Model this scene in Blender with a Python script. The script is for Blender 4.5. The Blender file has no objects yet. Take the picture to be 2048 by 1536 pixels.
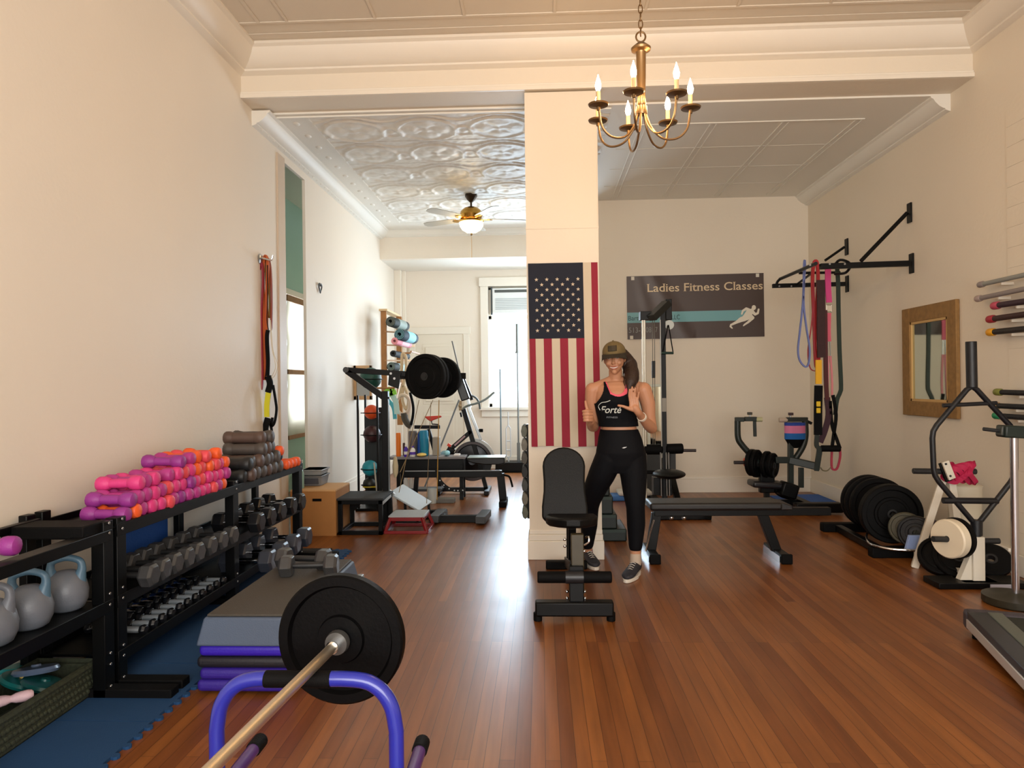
import bpy, math, random
from mathutils import Vector, Matrix, noise
import numpy as np
random.seed(7)
V = Vector; PI = math.pi
sc = bpy.context.scene
COL = sc.collection

# ---------------- camera (photo frame 2048 x 1536, focal length in pixels) ----------------
FPX = 1400.0; YAW = math.atan(58/1400); ROLL = 0.012; EYE = 1.4
_f = V((-math.sin(YAW), math.cos(YAW), 0)); _r = V((math.cos(YAW), math.sin(YAW), 0)); _u = V((0, 0, 1))
_rc = _r*math.cos(ROLL) - _u*math.sin(ROLL); _uc = _u*math.cos(ROLL) + _r*math.sin(ROLL)
cam = bpy.data.cameras.new('camera'); camo = bpy.data.objects.new('camera', cam); COL.objects.link(camo)
M = Matrix((_rc, _uc, -_f)).transposed().to_4x4(); M.translation = V((0, 0, EYE)); camo.matrix_world = M
cam.sensor_width = 36.0; cam.lens = FPX/2048*36.0; cam.clip_start = 0.05
sc.camera = camo
def ray(px, py): return _f + _rc*((px-1024)/FPX) - _uc*((py-768)/FPX)
def D(px, py, Y): d = ray(px, py); return V((0, 0, EYE)) + d*(Y/d.y)
def GZ(px, py, z=0.0): d = ray(px, py); return V((0, 0, EYE)) + d*((z-EYE)/d.z)
def WX(px, py, x): d = ray(px, py); return V((0, 0, EYE)) + d*(x/d.x)

# ---------------- world, daylight, exposure ----------------
sc.view_settings.view_transform = 'Standard'; sc.view_settings.look = 'None'
sc.view_settings.exposure = 0.66; sc.view_settings.gamma = 1.0; sc.view_settings.use_curve_mapping = False
w = bpy.data.worlds.new('world'); sc.world = w; w.use_nodes = True
w.node_tree.nodes['Background'].inputs[0].default_value = (0.86, 0.93, 1.0, 1)
w.node_tree.nodes['Background'].inputs[1].default_value = 1.6
def area(name, loc, rot, sx, sy, power, col):
    l = bpy.data.lights.new(name, 'AREA'); l.shape = 'RECTANGLE'; l.size = sx; l.size_y = sy
    l.energy = power; l.color = col
    o = bpy.data.objects.new(name, l); o.location = loc; o.rotation_euler = rot; COL.objects.link(o); return o
# daylight standing outside the panes of the windows; the rear one is an added fill
area('daylight_far_window', (-0.35, 11.95, 2.0), (-PI/2, 0, 0), 1.5, 2.3, 175, (0.64, 0.83, 1.0))
area('daylight_front_window', (0.5, -2.75, 2.0), (PI/2, 0, 0), 4.6, 2.6, 175, (1.0, 0.94, 0.86))
area('daylight_side_window', (-4.05, 10.3, 1.7), (0, -PI/2, 0), 2.4, 3.4, 60, (0.85, 0.94, 1.0))
area('added_rear_fill', (1.4, 10.2, 2.0), (0, PI/2, 0), 1.8, 1.6, 40, (0.75, 0.88, 1.0))  # added fill light, enters through an unseen opening in the return wall

# ---------------- materials ----------------
def lin(h):
    h = h.lstrip('#'); c = [int(h[i:i+2], 16)/255 for i in (0, 2, 4)]
    return tuple((x/12.92 if x <= 0.04045 else ((x+0.055)/1.055)**2.4) for x in c) + (1,)
MC = {}
def mat(hexc, rough=0.5, metal=0.0, bump=0.0, bs=200.0, var=0.0, vs=8.0, emit=0.0, spec=None, trans=0.0, coat=0.0, sheen=0.0):
    key = (hexc, rough, metal, bump, bs, var, vs, emit, spec, trans, coat, sheen)
    if key in MC: return MC[key]
    m = bpy.data.materials.new('mat_%d' % len(MC)); m.use_nodes = True
    nt = m.node_tree; p = nt.nodes['Principled BSDF']; c = lin(hexc)
    p.inputs['Base Color'].default_value = c; p.inputs['Roughness'].default_value = rough; p.inputs['Metallic'].default_value = metal
    if spec is not None: p.inputs['Specular IOR Level'].default_value = spec
    if trans: p.inputs['Transmission Weight'].default_value = trans
    if coat: p.inputs['Coat Weight'].default_value = coat; p.inputs['Coat Roughness'].default_value = 0.15
    if sheen: p.inputs['Sheen Weight'].default_value = sheen
    if emit: p.inputs['Emission Color'].default_value = c; p.inputs['Emission Strength'].default_value = emit
    if bump or var:
        tc = nt.nodes.new('ShaderNodeTexCoord')
    if var:
        n = nt.nodes.new('ShaderNodeTexNoise'); n.inputs['Scale'].default_value = vs; n.inputs['Detail'].default_value = 5
        nt.links.new(tc.outputs['Object'], n.inputs['Vector'])
        mx = nt.nodes.new('ShaderNodeMix'); mx.data_type = 'RGBA'
        mx.inputs[6].default_value = tuple(max(0, x*(1-var)) for x in c[:3])+(1,)
        mx.inputs[7].default_value = tuple(min(1, x*(1+var)) for x in c[:3])+(1,)
        nt.links.new(n.outputs['Fac'], mx.inputs[0]); nt.links.new(mx.outputs[2], p.inputs['Base Color'])
    if bump:
        n2 = nt.nodes.new('ShaderNodeTexNoise'); n2.inputs['Scale'].default_value = bs; n2.inputs['Detail'].default_value = 3
        nt.links.new(tc.outputs['Object'], n2.inputs['Vector'])
        b = nt.nodes.new('ShaderNodeBump'); b.inputs['Strength'].default_value = bump; b.inputs['Distance'].default_value = 0.004
        nt.links.new(n2.outputs['Fac'], b.inputs['Height']); nt.links.new(b.outputs['Normal'], p.inputs['Normal'])
    MC[key] = m; return m

WALL = mat('#e6ddcf', 0.6, bump=0.25, bs=35, var=0.03, vs=1.2)
WALLR = mat('#e3d8c6', 0.6, bump=0.25, bs=35, var=0.03, vs=1.2)
TRIM = mat('#e8e0d2', 0.42, bump=0.12, bs=14)
CEIL = mat('#dcd2c2', 0.5, bump=0.3, bs=22)
TIN = mat('#e6e3da', 0.5, bump=0.15, bs=40)
GREEN = mat('#a9c9b9', 0.6, var=0.05, vs=2)
BLK = mat('#030405', 0.42, var=0.3, vs=20, spec=.22)
BLKG = mat('#030405', 0.25, spec=.35)
BLKM = mat('#040405', 0.7, bump=0.3, bs=300, spec=.15)
RUB = mat('#020203', 0.62, bump=0.25, bs=160, spec=.18)
PAD = mat('#050607', 0.45, bump=0.35, bs=240, spec=.25)
CHR = mat('#d8dadc', 0.14, metal=1.0)
STEEL = mat('#a9abad', 0.3, metal=1.0, var=0.1, vs=40)
IRON = mat('#2b2c2e', 0.45, metal=0.3, var=0.2, vs=30)
WHT = mat('#e9e4d8', 0.4)
WOOD = mat('#9c6a34', 0.5, var=0.3, vs=9, bump=0.2, bs=40)
BLUE = mat('#1c2796', 0.3, coat=0.5)

# ---------------- mesh building ----------------
WM = {}                                   # world matrix of every object made here
def wm(o): return WM.get(o.name, Matrix.Identity(4)) if o else Matrix.Identity(4)
def axm(p, d, roll=0.0):
    d = V(d).normalized(); q = d.to_track_quat('Z', 'Y'); m = q.to_matrix().to_4x4() @ Matrix.Rotation(roll, 4, 'Z'); m.translation = V(p); return m
class B:
    def __init__(s): s.v = []; s.f = []; s.mi = []; s.k = 0
    def add(s, vs, fs, M=None):
        n = len(s.v)
        for p in vs:
            p = V(p); s.v.append(M @ p if M is not None else p)
        for f in fs: s.f.append(tuple(i+n for i in f)); s.mi.append(s.k)
        return s
    def box(s, a, b, M=None):
        x0, y0, z0 = a; x1, y1, z1 = b
        vs = [(x0,y0,z0),(x1,y0,z0),(x1,y1,z0),(x0,y1,z0),(x0,y0,z1),(x1,y0,z1),(x1,y1,z1),(x0,y1,z1)]
        return s.add(vs, [(3,2,1,0),(4,5,6,7),(0,1,5,4),(1,2,6,5),(2,3,7,6),(3,0,4,7)], M)
    def cbox(s, c, d, M=None):
        c = V(c); d = V(d)/2; return s.box(c-d, c+d, M)
    def bar(s, p0, p1, w, h=None, up=(0,0,1)):          # rectangular bar
        h = h or w; p0 = V(p0); p1 = V(p1); d = (p1-p0).normalized(); up = V(up)
        if abs(d.dot(up)) > .98: up = V((0,1,0)) if abs(d.y) < .9 else V((1,0,0))
        x = d.cross(up).normalized(); y = x.cross(d).normalized()
        vs = [p+x*a*w/2+y*b*h/2 for p in (p0, p1) for a, b in ((-1,-1),(1,-1),(1,1),(-1,1))]
        return s.add(vs, [(3,2,1,0),(4,5,6,7),(0,1,5,4),(1,2,6,5),(2,3,7,6),(3,0,4,7)])
    def rod(s, p0, p1, r0, r1=None, n=16):
        return s.lathe([(0,0),(r0,0),((r1 if r1 is not None else r0),(V(p1)-V(p0)).length),(0,(V(p1)-V(p0)).length)], axm(p0, V(p1)-V(p0)), n)
    def lathe(s, prof, M=None, n=24):
        vs = []; fs = []; rings = []
        for r, z in prof:
            if r < 1e-6: rings.append([len(vs)]); vs.append((0,0,z))
            else:
                rings.append(list(range(len(vs), len(vs)+n)))
                vs += [(r*math.cos(2*PI*i/n), r*math.sin(2*PI*i/n), z) for i in range(n)]
        for a, b in zip(rings, rings[1:]):
            if len(a) == 1 and len(b) == 1: continue
            for i in range(n):
                j = (i+1) % n
                if len(a) == 1: fs.append((a[0], b[j], b[i]))
                elif len(b) == 1: fs.append((a[i], a[j], b[0]))
                else: fs.append((a[i], a[j], b[j], b[i]))
        return s.add(vs, fs, M)
    def tube(s, pts, r, n=10, closed=False, rs=None, flat=None):   # sweep; flat=(w,t) gives a strap
        pts = [V(p) for p in pts]; N = len(pts); vs = []; fs = []
        t0 = None; up = None
        for i, p in enumerate(pts):
            if closed: t = (pts[(i+1) % N]-pts[i-1]).normalized()
            else: t = (pts[min(i+1, N-1)]-pts[max(i-1, 0)]).normalized()
            if up is None:
                up = V((0,1,0)) if flat else (V((0,0,1)) if abs(t.z) < .9 else V((0,1,0)))
                if abs(t.dot(up)) > .95: up = V((1,0,0))
            x = t.cross(up)
            if x.length < 1e-4: x = V((1,0,0))
            x.normalize(); y = x.cross(t).normalized()
            if not flat: up = y
            rr = rs[i] if rs else r
            if flat:
                w, th = flat
                vs += [p+x*w/2-y*th/2, p+x*w/2+y*th/2, p-x*w/2+y*th/2, p-x*w/2-y*th/2]
            else: vs += [p+x*rr*math.cos(2*PI*k/n)+y*rr*math.sin(2*PI*k/n) for k in range(n)]
        m = 4 if flat else n
        for i in range(N if closed else N-1):
            a = i*m; b = ((i+1) % N)*m
            for k in range(m):
                l = (k+1) % m; fs.append((a+k, a+l, b+l, b+k))
        if not closed: fs.append(tuple(range(m))[::-1]); fs.append(tuple(range((N-1)*m, N*m)))
        return s.add(vs, fs)
    def prism(s, poly, t, M=None):
        n = len(poly); vs = [(x,y,0) for x,y in poly]+[(x,y,t) for x,y in poly]
        fs = [tuple(range(n))[::-1], tuple(range(n,2*n))]+[(i,(i+1)%n,n+(i+1)%n,n+i) for i in range(n)]
        return s.add(vs, fs, M)
    def sph(s, c, r, n=20, sc3=(1,1,1), M=None):
        m = max(6, n//2); prof = [(math.sin(PI*i/m), -math.cos(PI*i/m)) for i in range(m+1)]; prof[0] = (0,-1); prof[-1] = (0,1)
        T = Matrix.Translation(V(c)) @ (M if M is not None else Matrix.Identity(4)) @ Matrix.Diagonal((r*sc3[0], r*sc3[1], r*sc3[2], 1))
        return s.lathe(prof, T, n)
    def grid(s, nx, ny, fn, keep=None):
        vs = [fn(i/nx, j/ny) for j in range(ny+1) for i in range(nx+1)]
        fs = [(j*(nx+1)+i, j*(nx+1)+i+1, (j+1)*(nx+1)+i+1, (j+1)*(nx+1)+i) for j in range(ny) for i in range(nx) if keep is None or keep((i+.5)/nx, (j+.5)/ny)]
        return s.add(vs, fs)
    def out(s, name, m, parent=None, bev=0.0, seg=2, ang=35, flatshade=False):
        inv = wm(parent).inverted()
        me = bpy.data.meshes.new(name); me.from_pydata([inv @ p for p in s.v], [], s.f); me.validate()
        ms = m if isinstance(m, (list, tuple)) else [m]
        for x in ms: me.materials.append(x)
        if len(ms) > 1 and len(me.polygons) == len(s.mi): me.polygons.foreach_set('material_index', s.mi)
        if not flatshade:
            me.polygons.foreach_set('use_smooth', [True]*len(me.polygons)); me.set_sharp_from_angle(angle=math.radians(ang))
        me.update()
        o = bpy.data.objects.new(name, me); COL.objects.link(o); o.parent = parent; WM[o.name] = wm(parent)
        if bev:
            b = o.modifiers.new('bevel', 'BEVEL'); b.width = bev; b.segments = seg; b.limit_method = 'ANGLE'; b.angle_limit = math.radians(40); b.harden_normals = False
        return o
def T(name, label, cat, loc=(0,0,0), rz=0.0, group=None):
    o = bpy.data.objects.new(name, None); COL.objects.link(o); o.location = loc; o.rotation_euler = (0,0,rz); o.empty_display_size = .1
    WM[o.name] = Matrix.Translation(V(loc)) @ Matrix.Rotation(rz, 4, 'Z')
    o['label'] = label; o['category'] = cat
    if group: o['group'] = group
    return o
def tag(o, label, cat, group=None, kind=None):
    o['label'] = label; o['category'] = cat
    if group: o['group'] = group
    if kind: o['kind'] = kind
    return o
def struct(b, name, m, bev=0.0, parent=None, **k):
    o = b.out(name, m, parent, bev, **k)
    if parent is None: o['kind'] = 'structure'
    return o
KIDS = {}
def kids(o): return [c for c in bpy.data.objects if c.parent == o]
def dup(root, loc, rot=None, label=None, group=None, mats=None):
    if root.name not in KIDS: KIDS[root.name] = [(c, kids(c)) for c in kids(root)]
    r = root.copy(); COL.objects.link(r); r.location = loc
    if rot is not None: r.rotation_euler = rot
    if label: r['label'] = label
    if group: r['group'] = group
    for ch, gs in KIDS[root.name]:
        c = ch.copy(); COL.objects.link(c); c.parent = r
        for g in gs:
            d = g.copy(); COL.objects.link(d); d.parent = c
    return r
def place(root, loc, rot, first, label, group=None):       # first use moves the prototype itself
    if first:
        root.location = loc; root.rotation_euler = rot; root['label'] = label
        if group: root['group'] = group
        return root
    return dup(root, loc, rot, label, group)
def smooth_path(pts, n=6, closed=False):                   # Catmull-Rom
    pts = [V(p) for p in pts]; N = len(pts); out = []
    for i in range(N if closed else N-1):
        p0 = pts[i-1] if (closed or i > 0) else pts[0]*2-pts[1]; p1 = pts[i]; p2 = pts[(i+1) % N]
        p3 = pts[(i+2) % N] if (closed or i+2 < N) else p2*2-p1
        for k in range(n):
            t = k/n; out.append(0.5*((2*p1)+(p2-p0)*t+(2*p0-5*p1+4*p2-p3)*t*t+(3*p1-p0-3*p2+p3)*t**3))
    if not closed: out.append(pts[-1])
    return out
def textmesh(b, body, size, M, shear=0.0, offset=0.0, ext=0.001, space=1.0, wrap=None, width=None):
    c = bpy.data.curves.new('lettering', 'FONT'); c.body = body; c.size = size; c.shear = shear; c.offset = offset; c.extrude = ext; c.space_character = space; c.resolution_u = 4
    o = bpy.data.objects.new('lettering', c); COL.objects.link(o); dg = bpy.context.evaluated_depsgraph_get()
    me = bpy.data.meshes.new_from_object(o.evaluated_get(dg)); bpy.data.objects.remove(o); bpy.data.curves.remove(c)
    xs = [v.co.x for v in me.vertices]; sx = (width/(max(xs)-min(xs))) if width else 1.0; x0 = min(xs)
    vs = [M @ V(((v.co.x-x0)*sx, v.co.y, v.co.z)) for v in me.vertices]
    if wrap: vs = [wrap(p) for p in vs]
    b.add(vs, [tuple(p.vertices) for p in me.polygons]); bpy.data.meshes.remove(me)
# ================= THE ROOM =================
XL = -2.4; XR = 3.38; YP = 5.58; YB = 8.95; YH = 10.45; YF = 11.6; ZB = 3.735; ZC = 3.72; ZF = 4.11; ZL = 3.3; Y0 = -2.7
def floor_mat():
    m = bpy.data.materials.new('hardwood'); m.use_nodes = True; nt = m.node_tree; N = nt.nodes.new; L = nt.links.new; p = nt.nodes['Principled BSDF']
    tc = N('ShaderNodeTexCoord'); mp = N('ShaderNodeMapping'); mp.inputs['Rotation'].default_value = (0,0,PI/2); L(tc.outputs['Object'], mp.inputs['Vector'])
    br = N('ShaderNodeTexBrick'); br.offset = 0.37; br.offset_frequency = 3
    br.inputs['Scale'].default_value = 1.0; br.inputs['Brick Width'].default_value = 1.9; br.inputs['Row Height'].default_value = 0.057
    br.inputs['Mortar Size'].default_value = 0.0011; br.inputs['Mortar Smooth'].default_value = 0.3; br.inputs['Bias'].default_value = 0.0
    br.inputs['Color1'].default_value = lin('#8f5829'); br.inputs['Color2'].default_value = lin('#6f3e1b'); br.inputs['Mortar'].default_value = lin('#3c1f0c')
    L(mp.outputs['Vector'], br.inputs['Vector'])
    mp2 = N('ShaderNodeMapping'); mp2.inputs['Scale'].default_value = (14, 0.9, 1); L(tc.outputs['Object'], mp2.inputs['Vector'])
    n1 = N('ShaderNodeTexNoise'); n1.inputs['Scale'].default_value = 2.2; n1.inputs['Detail'].default_value = 7; L(mp2.outputs['Vector'], n1.inputs['Vector'])
    r1 = N('ShaderNodeValToRGB'); r1.color_ramp.elements[0].position = 0.3; r1.color_ramp.elements[0].color = (0.72,0.68,0.64,1); r1.color_ramp.elements[1].position = 0.72; r1.color_ramp.elements[1].color = (1.2,1.15,1.1,1)
    L(n1.outputs['Fac'], r1.inputs['Fac'])
    mx = N('ShaderNodeMix'); mx.data_type = 'RGBA'; mx.blend_type = 'MULTIPLY'; mx.inputs[0].default_value = 0.8
    L(br.outputs['Color'], mx.inputs[6]); L(r1.outputs['Color'], mx.inputs[7]); L(mx.outputs[2], p.inputs['Base Color'])
    n2 = N('ShaderNodeTexNoise'); n2.inputs['Scale'].default_value = 3.0; n2.inputs['Detail'].default_value = 4; L(tc.outputs['Object'], n2.inputs['Vector'])
    mr = N('ShaderNodeMapRange'); mr.inputs['To Min'].default_value = 0.27; mr.inputs['To Max'].default_value = 0.40; L(n2.outputs['Fac'], mr.inputs['Value']); L(mr.outputs['Result'], p.inputs['Roughness'])
    ad = N('ShaderNodeMath'); ad.operation = 'MULTIPLY_ADD'; ad.inputs[1].default_value = 0.15; L(n1.outputs['Fac'], ad.inputs[0]); iv = N('ShaderNodeMath'); iv.operation = 'SUBTRACT'; iv.inputs[0].default_value = 1.0; L(br.outputs['Fac'], iv.inputs[1]); L(iv.outputs[0], ad.inputs[2])
    bp = N('ShaderNodeBump'); bp.inputs['Strength'].default_value = 0.12; bp.inputs['Distance'].default_value = 0.002; L(ad.outputs[0], bp.inputs['Height']); L(bp.outputs['Normal'], p.inputs['Normal'])
    return m
struct(B().box((-4.3,Y0-.2,-.1),(XR+.2,YF+.2,0)), 'floor', floor_mat())
# left wall with the tall opening (Y 6.42..7.03, up to the crown)
b = B(); OP0 = 6.5; OP1 = 7.1
b.box((XL-.03,Y0,0),(XL,OP0,ZF+.1)); b.box((XL-.03,OP1,0),(XL,YF,ZC+.1)); b.box((XL-.03,OP0,3.52),(XL,OP1,ZC+.1))
struct(b, 'wall_left', WALL)
# right wall, its front part lined with horizontal boards
b = B(); b.box((XR,Y0,0),(XR+.15,YB+.15,ZF+.1)); struct(b, 'wall_right', WALLR)
b = B()
for i in range(22):
    z = 0.16+i*0.145
    b.box((XR-.004, Y0, z+.0008),(XR, 5.2, z+.1442))
struct(b, 'trim_6', WALLR)
# rear wall of the right bay, and the return going back
b = B(); b.box((0.62,YB,0),(XR,YB+.15,ZC)); b.box((0.62,YB+.15,0),(0.77,9.3,ZC)); b.box((0.62,11.1,0),(0.77,YF,ZC)); b.box((0.62,9.3,0),(0.77,11.1,1.0)); b.box((0.62,9.3,3.0),(0.77,11.1,ZC))
struct(b, 'wall_back', WALLR)
# far wall with window opening
WX0, WX1, WZ0, WZ1 = -0.86, 0.35, 1.02, 3.02
b = B(); b.box((XL,YF,0),(WX0,YF+.14,ZC)); b.box((WX1,YF,0),(.77,YF+.14,ZC)); b.box((WX0,YF,0),(WX1,YF+.14,WZ0)); b.box((WX0,YF,WZ1),(WX1,YF+.14,ZC))
struct(b, 'wall_far', WALL)
# front wall behind the camera with its shop window
b = B(); b.box((-4.3,Y0-.14,0),(-1.8,Y0,ZF)); b.box((2.8,Y0-.14,0),(XR+.15,Y0,ZF)); b.box((-1.8,Y0-.14,0),(2.8,Y0,.7)); b.box((-1.8,Y0-.14,3.3),(2.8,Y0,ZF))
struct(b, 'wall_front', WALLR)
# side room beyond the opening, green walls
b = B(); GX = -3.35
b.box((GX-.12,5.4,0),(GX,8.9,3.9)); b.box((GX-.12,11.2,0),(GX,YF,3.9)); b.box((GX-.12,8.9,0),(GX,11.2,0.95)); b.box((GX-.12,8.9,2.62),(GX,11.2,3.9))
b.box((GX,5.3,0),(XL-.03,5.4,3.9)); b.box((GX,YF,0),(XL-.03,YF+.1,3.9))
struct(b, 'wall_side', GREEN)
struct(B().box((GX-.12,5.3,3.9),(XL-.03,YF+.1,4.0)), 'ceiling_side', WHT)
# pillar: wall stub between the two bays
t = B(); t.box((-.105,YP,0),(.47,YP+.42,ZC)); struct(t, 'wall_pillar', WALLR)
b = B(); b.box((-.12,YP-.022,0),(.485,YP+.44,.15)); b.box((-.112,YP-.014,.15),(.477,YP+.432,.2)); b.box((-.108,YP-.006,.2),(.473,YP+.426,.235)); struct(b, 'baseboard_pillar', TRIM, bev=.006)
b = B(); b.box((-.108,YP-.004,2.63),(.473,YP,2.645)); b.box((.462,YP-.004,2.645),(.470,YP,ZB)); struct(b, 'trim_7', WALLR, bev=.001)
# baseboards
b = B(); b.box((XL,OP1,0),(XL+.02,YF,.2)); b.box((XL,OP1+.001,.2),(XL+.012,YF,.235)); struct(b, 'baseboard_left', TRIM, bev=.004)
b = B(); b.box((.77,YB-.02,0),(XR,YB,.17)); b.box((.77,YB-.012,.17),(XR,YB,.2)); struct(b, 'baseboard_back', TRIM, bev=.004)
b = B(); b.box((XR-.02,5.2,0),(XR,YB-.02,.17)); b.box((XR-.03,0,0),(XR-.012,5.2,.15)); struct(b, 'baseboard_right', TRIM, bev=.004)
b = B(); b.box((-1.12,YF-.02,0),(.62,YF,.2)); struct(b, 'baseboard_far', TRIM, bev=.004)
# crowns: profile swept along straight runs with mitres approximated by overlap
def crown(b, p0, p1, inn, prof):                 # prof: list of (out, down); inn: unit vector into the room
    p0 = V(p0); p1 = V(p1); inn = V(inn); n = len(prof)
    vs = [p+inn*a-V((0,0,d)) for p in (p0, p1) for a, d in prof]
    fs = [(i, i+1, n+i+1, n+i) for i in range(n-1)]+[(n-1,0,n,2*n-1), tuple(range(n)), tuple(range(n,2*n))[::-1]]
    b.add(vs, fs)
CP = [(0,0),(.19,0),(.19,.02),(.165,.035),(.15,.07),(.11,.12),(.07,.15),(.05,.155),(.05,.17),(.02,.185),(0,.19)]
CPs = [(a*.82, d*.66) for a, d in CP]
# front ceiling + beam
struct(B().box((XL-.03,Y0,ZF),(XR+.15,YP,ZF+.1)), 'ceiling', CEIL)
b = B(); b.box((XL,YP,ZB),(XR,YP+.3,ZF+.1)); struct(b, 'wall_beam', WALLR)
b = B(); crown(b, (XL,YP,ZF),(XR,YP,ZF),(0,-1,0),CP); struct(b, 'trim_1', TRIM)
b = B(); crown(b, (XL,Y0,ZF),(XL,YP,ZF),(1,0,0),CP); struct(b, 'trim_2', TRIM)
b = B(); crown(b, (XR,Y0,ZF),(XR,YP,ZF),(-1,0,0),CP); struct(b, 'trim_3', TRIM)
b = B(); b.box((XL,YP-.025,ZB),(XR,YP,ZB+.035)); b.box((XL,YP-.014,ZB+.035),(XR,YP,ZB+.055)); struct(b, 'trim_4', TRIM, bev=.003)
# ribs pressed in the front ceiling
b = B()
x = -1.85
while x < 3.1: b.box((x-.012,Y0,ZF-.007),(x+.012,5.12,ZF)); x += .66
b.box((XL+.19,5.11,ZF-.008),(XR-.19,5.14,ZF)); b.box((XL+.19,5.28,ZF-.006),(XR-.19,5.36,ZF)); b.box((-2.08,Y0,ZF-.006),(-2.05,5.12,ZF))
struct(b, 'trim_5', CEIL, bev=.004)
# ceiling of the rear bays
b = B(); b.box((XL-.03,YP+.3,ZC),(XR+.15,YH+.1,ZC+.1)); struct(b, 'ceiling_rear', TIN)
b = B(); b.box((XL,YH,ZL),(.62,YH+.12,ZC)); struct(b, 'wall_header', WALL)
struct(B().box((XL,YH+.12,ZL),(.62,YF,ZL+.05)), 'ceiling_far', TIN)
def tin(x, y):                                    # pressed tin relief, tile .66
    s = .66; u = ((x+2.0)/s) % 1.0; v = ((y-5.95)/s) % 1.0
    h = 0.0
    cy = .12+.10*math.cos(2*PI*u)                # scalloped border between rows
    h += .9*math.exp(-((v-cy)/.022)**2)
    h += .6*math.exp(-((v-.985)/.012)**2)
    du = min(u, 1-u); r = math.hypot((u-.5)*1.0, (v-.55)*1.05)
    h += .9*math.exp(-((r-.40)/.03)**2)
    th = math.atan2(v-.55, u-.5); petal = abs(math.cos(2*th))
    h += 1.0*math.exp(-((r-.20)/(.10*petal+.02))**2)*petal
    h += .8*math.exp(-(r/.05)**2)
    r2 = math.hypot(du*1.1, v-.62); h += .7*math.exp(-((r2-.16)/.03)**2)+.8*math.exp(-(r2/.055)**2)
    h += .25*noise.noise(V((x*22, y*22, 0)))
    return min(h, 1.3)
b = B()
X0, X1, YA, YZ = -1.98, .62, 5.95, 9.9
nx = int((X1-X0)/.0115); ny = int((YZ-YA)/.014)
b.grid(nx, ny, lambda a, c: V((X0+(X1-X0)*a, YA+(YZ-YA)*c, ZC-.003-.017*tin(X0+(X1-X0)*a, YA+(YZ-YA)*c))))
struct(b, 'ceiling_tin', TIN, ang=180)
b = B(); b.box((XL+.14,5.93,ZC-.012),(.62,5.955,ZC)); b.box((-2.0,5.95,ZC-.012),(-1.975,9.9,ZC)); b.box((-2.0,9.9,ZC-.012),(.62,9.925,ZC))
for k in range(13):                               # rosettes in the plain border
    b.sph((-2.13,6.1+.31*k,ZC), .03, 10, (1,1.6,.35))
struct(b, 'trim_8', TIN)
b = B()
for x in (.95, 1.58, 2.22, 2.86):
    b.box((x-.035,6.35,ZC-.009),(x-.022,YB-.12,ZC)); b.box((x+.022,6.35,ZC-.009),(x+.035,YB-.12,ZC))
b.box((.77,6.33,ZC-.009),(2.9,6.35,ZC))
for y in (7.0,7.65,8.3): b.box((.77,y-.006,ZC-.004),(2.9,y+.006,ZC))
struct(b, 'trim_9', TIN, bev=.003)
b = B(); crown(b, (XL,5.78,ZC),(XL,YH,ZC),(1,0,0),CPs)
for k in range(34): b.sph((XL+.075, 5.86+k*.135, ZC-.062), .026, 10, (.9,1.5,.9)); b.sph((XL+.03, 5.92+k*.135, ZC-.112), .013, 8, (.9,1.2,.9))
struct(b, 'trim_10', TIN)
b = B(); crown(b, (XR,YP+.3,ZC),(XR,YB,ZC),(-1,0,0),CPs); crown(b, (XL+.1,YH,ZC),(.62,YH,ZC),(0,-1,0),[(a*.4,d*.5) for a,d in CP]); struct(b, 'trim_11', TIN)
b = B(); b.box((XL,YF-.16,0),(XL+.11,YF-.0,ZL)); b.box((XL+.11,YF-.06,0),(XL+.17,YF,ZL)); struct(b, 'trim_13', TRIM, bev=.006)
# opening jamb casing, shade of a turned-away face painted as darker beige
b = B(); b.box((XL-.03,OP0-.18,0),(XL+.015,OP0,3.55)); struct(b, 'trim_12', mat('#cbb9a4',.5), bev=.004)
# far closet door, casing and picture-frame moulding
def panel_door():
    d = B(); x0, x1 = -2.08, -1.28; z1 = 2.24
    d.box((x0,YF-.03,0),(x1,YF,z1))
    o = struct(d, 'door_1', mat('#ddd6c6',.45), bev=.003)
    p = B()
    for a, c in ((.15,.95),(1.08,2.08)):
        p.box((x0+.12,YF-.036,a),(x1-.12,YF-.03,c)); p.box((x0+.17,YF-.05,a+.05),(x1-.17,YF-.036,c-.05))
    p.out('door_panel', mat('#ddd6c6',.45), o, bev=.006)
    k = B(); k.lathe([(0,0),(.012,0),(.012,.03),(.028,.04),(.03,.055),(.02,.07),(0,.072)], axm((x1-.06,YF-.03,1.05),(0,-1,0)), 16); k.box((x1-.085,YF-.034,.97),(x1-.035,YF-.03,1.13)); k.out('door_knob', mat('#8d7a5e',.3,metal=.8), o)
    c = B(); c.box((x0-.1,YF-.04,0),(x0,YF,z1+.1)); c.box((x1,YF-.04,0),(x1+.1,YF,z1+.1)); c.box((x0-.12,YF-.045,z1),(x1+.12,YF,z1+.12)); c.out('door_casing', mat('#e3ddcf',.4), o, bev=.005)
panel_door()
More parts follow.
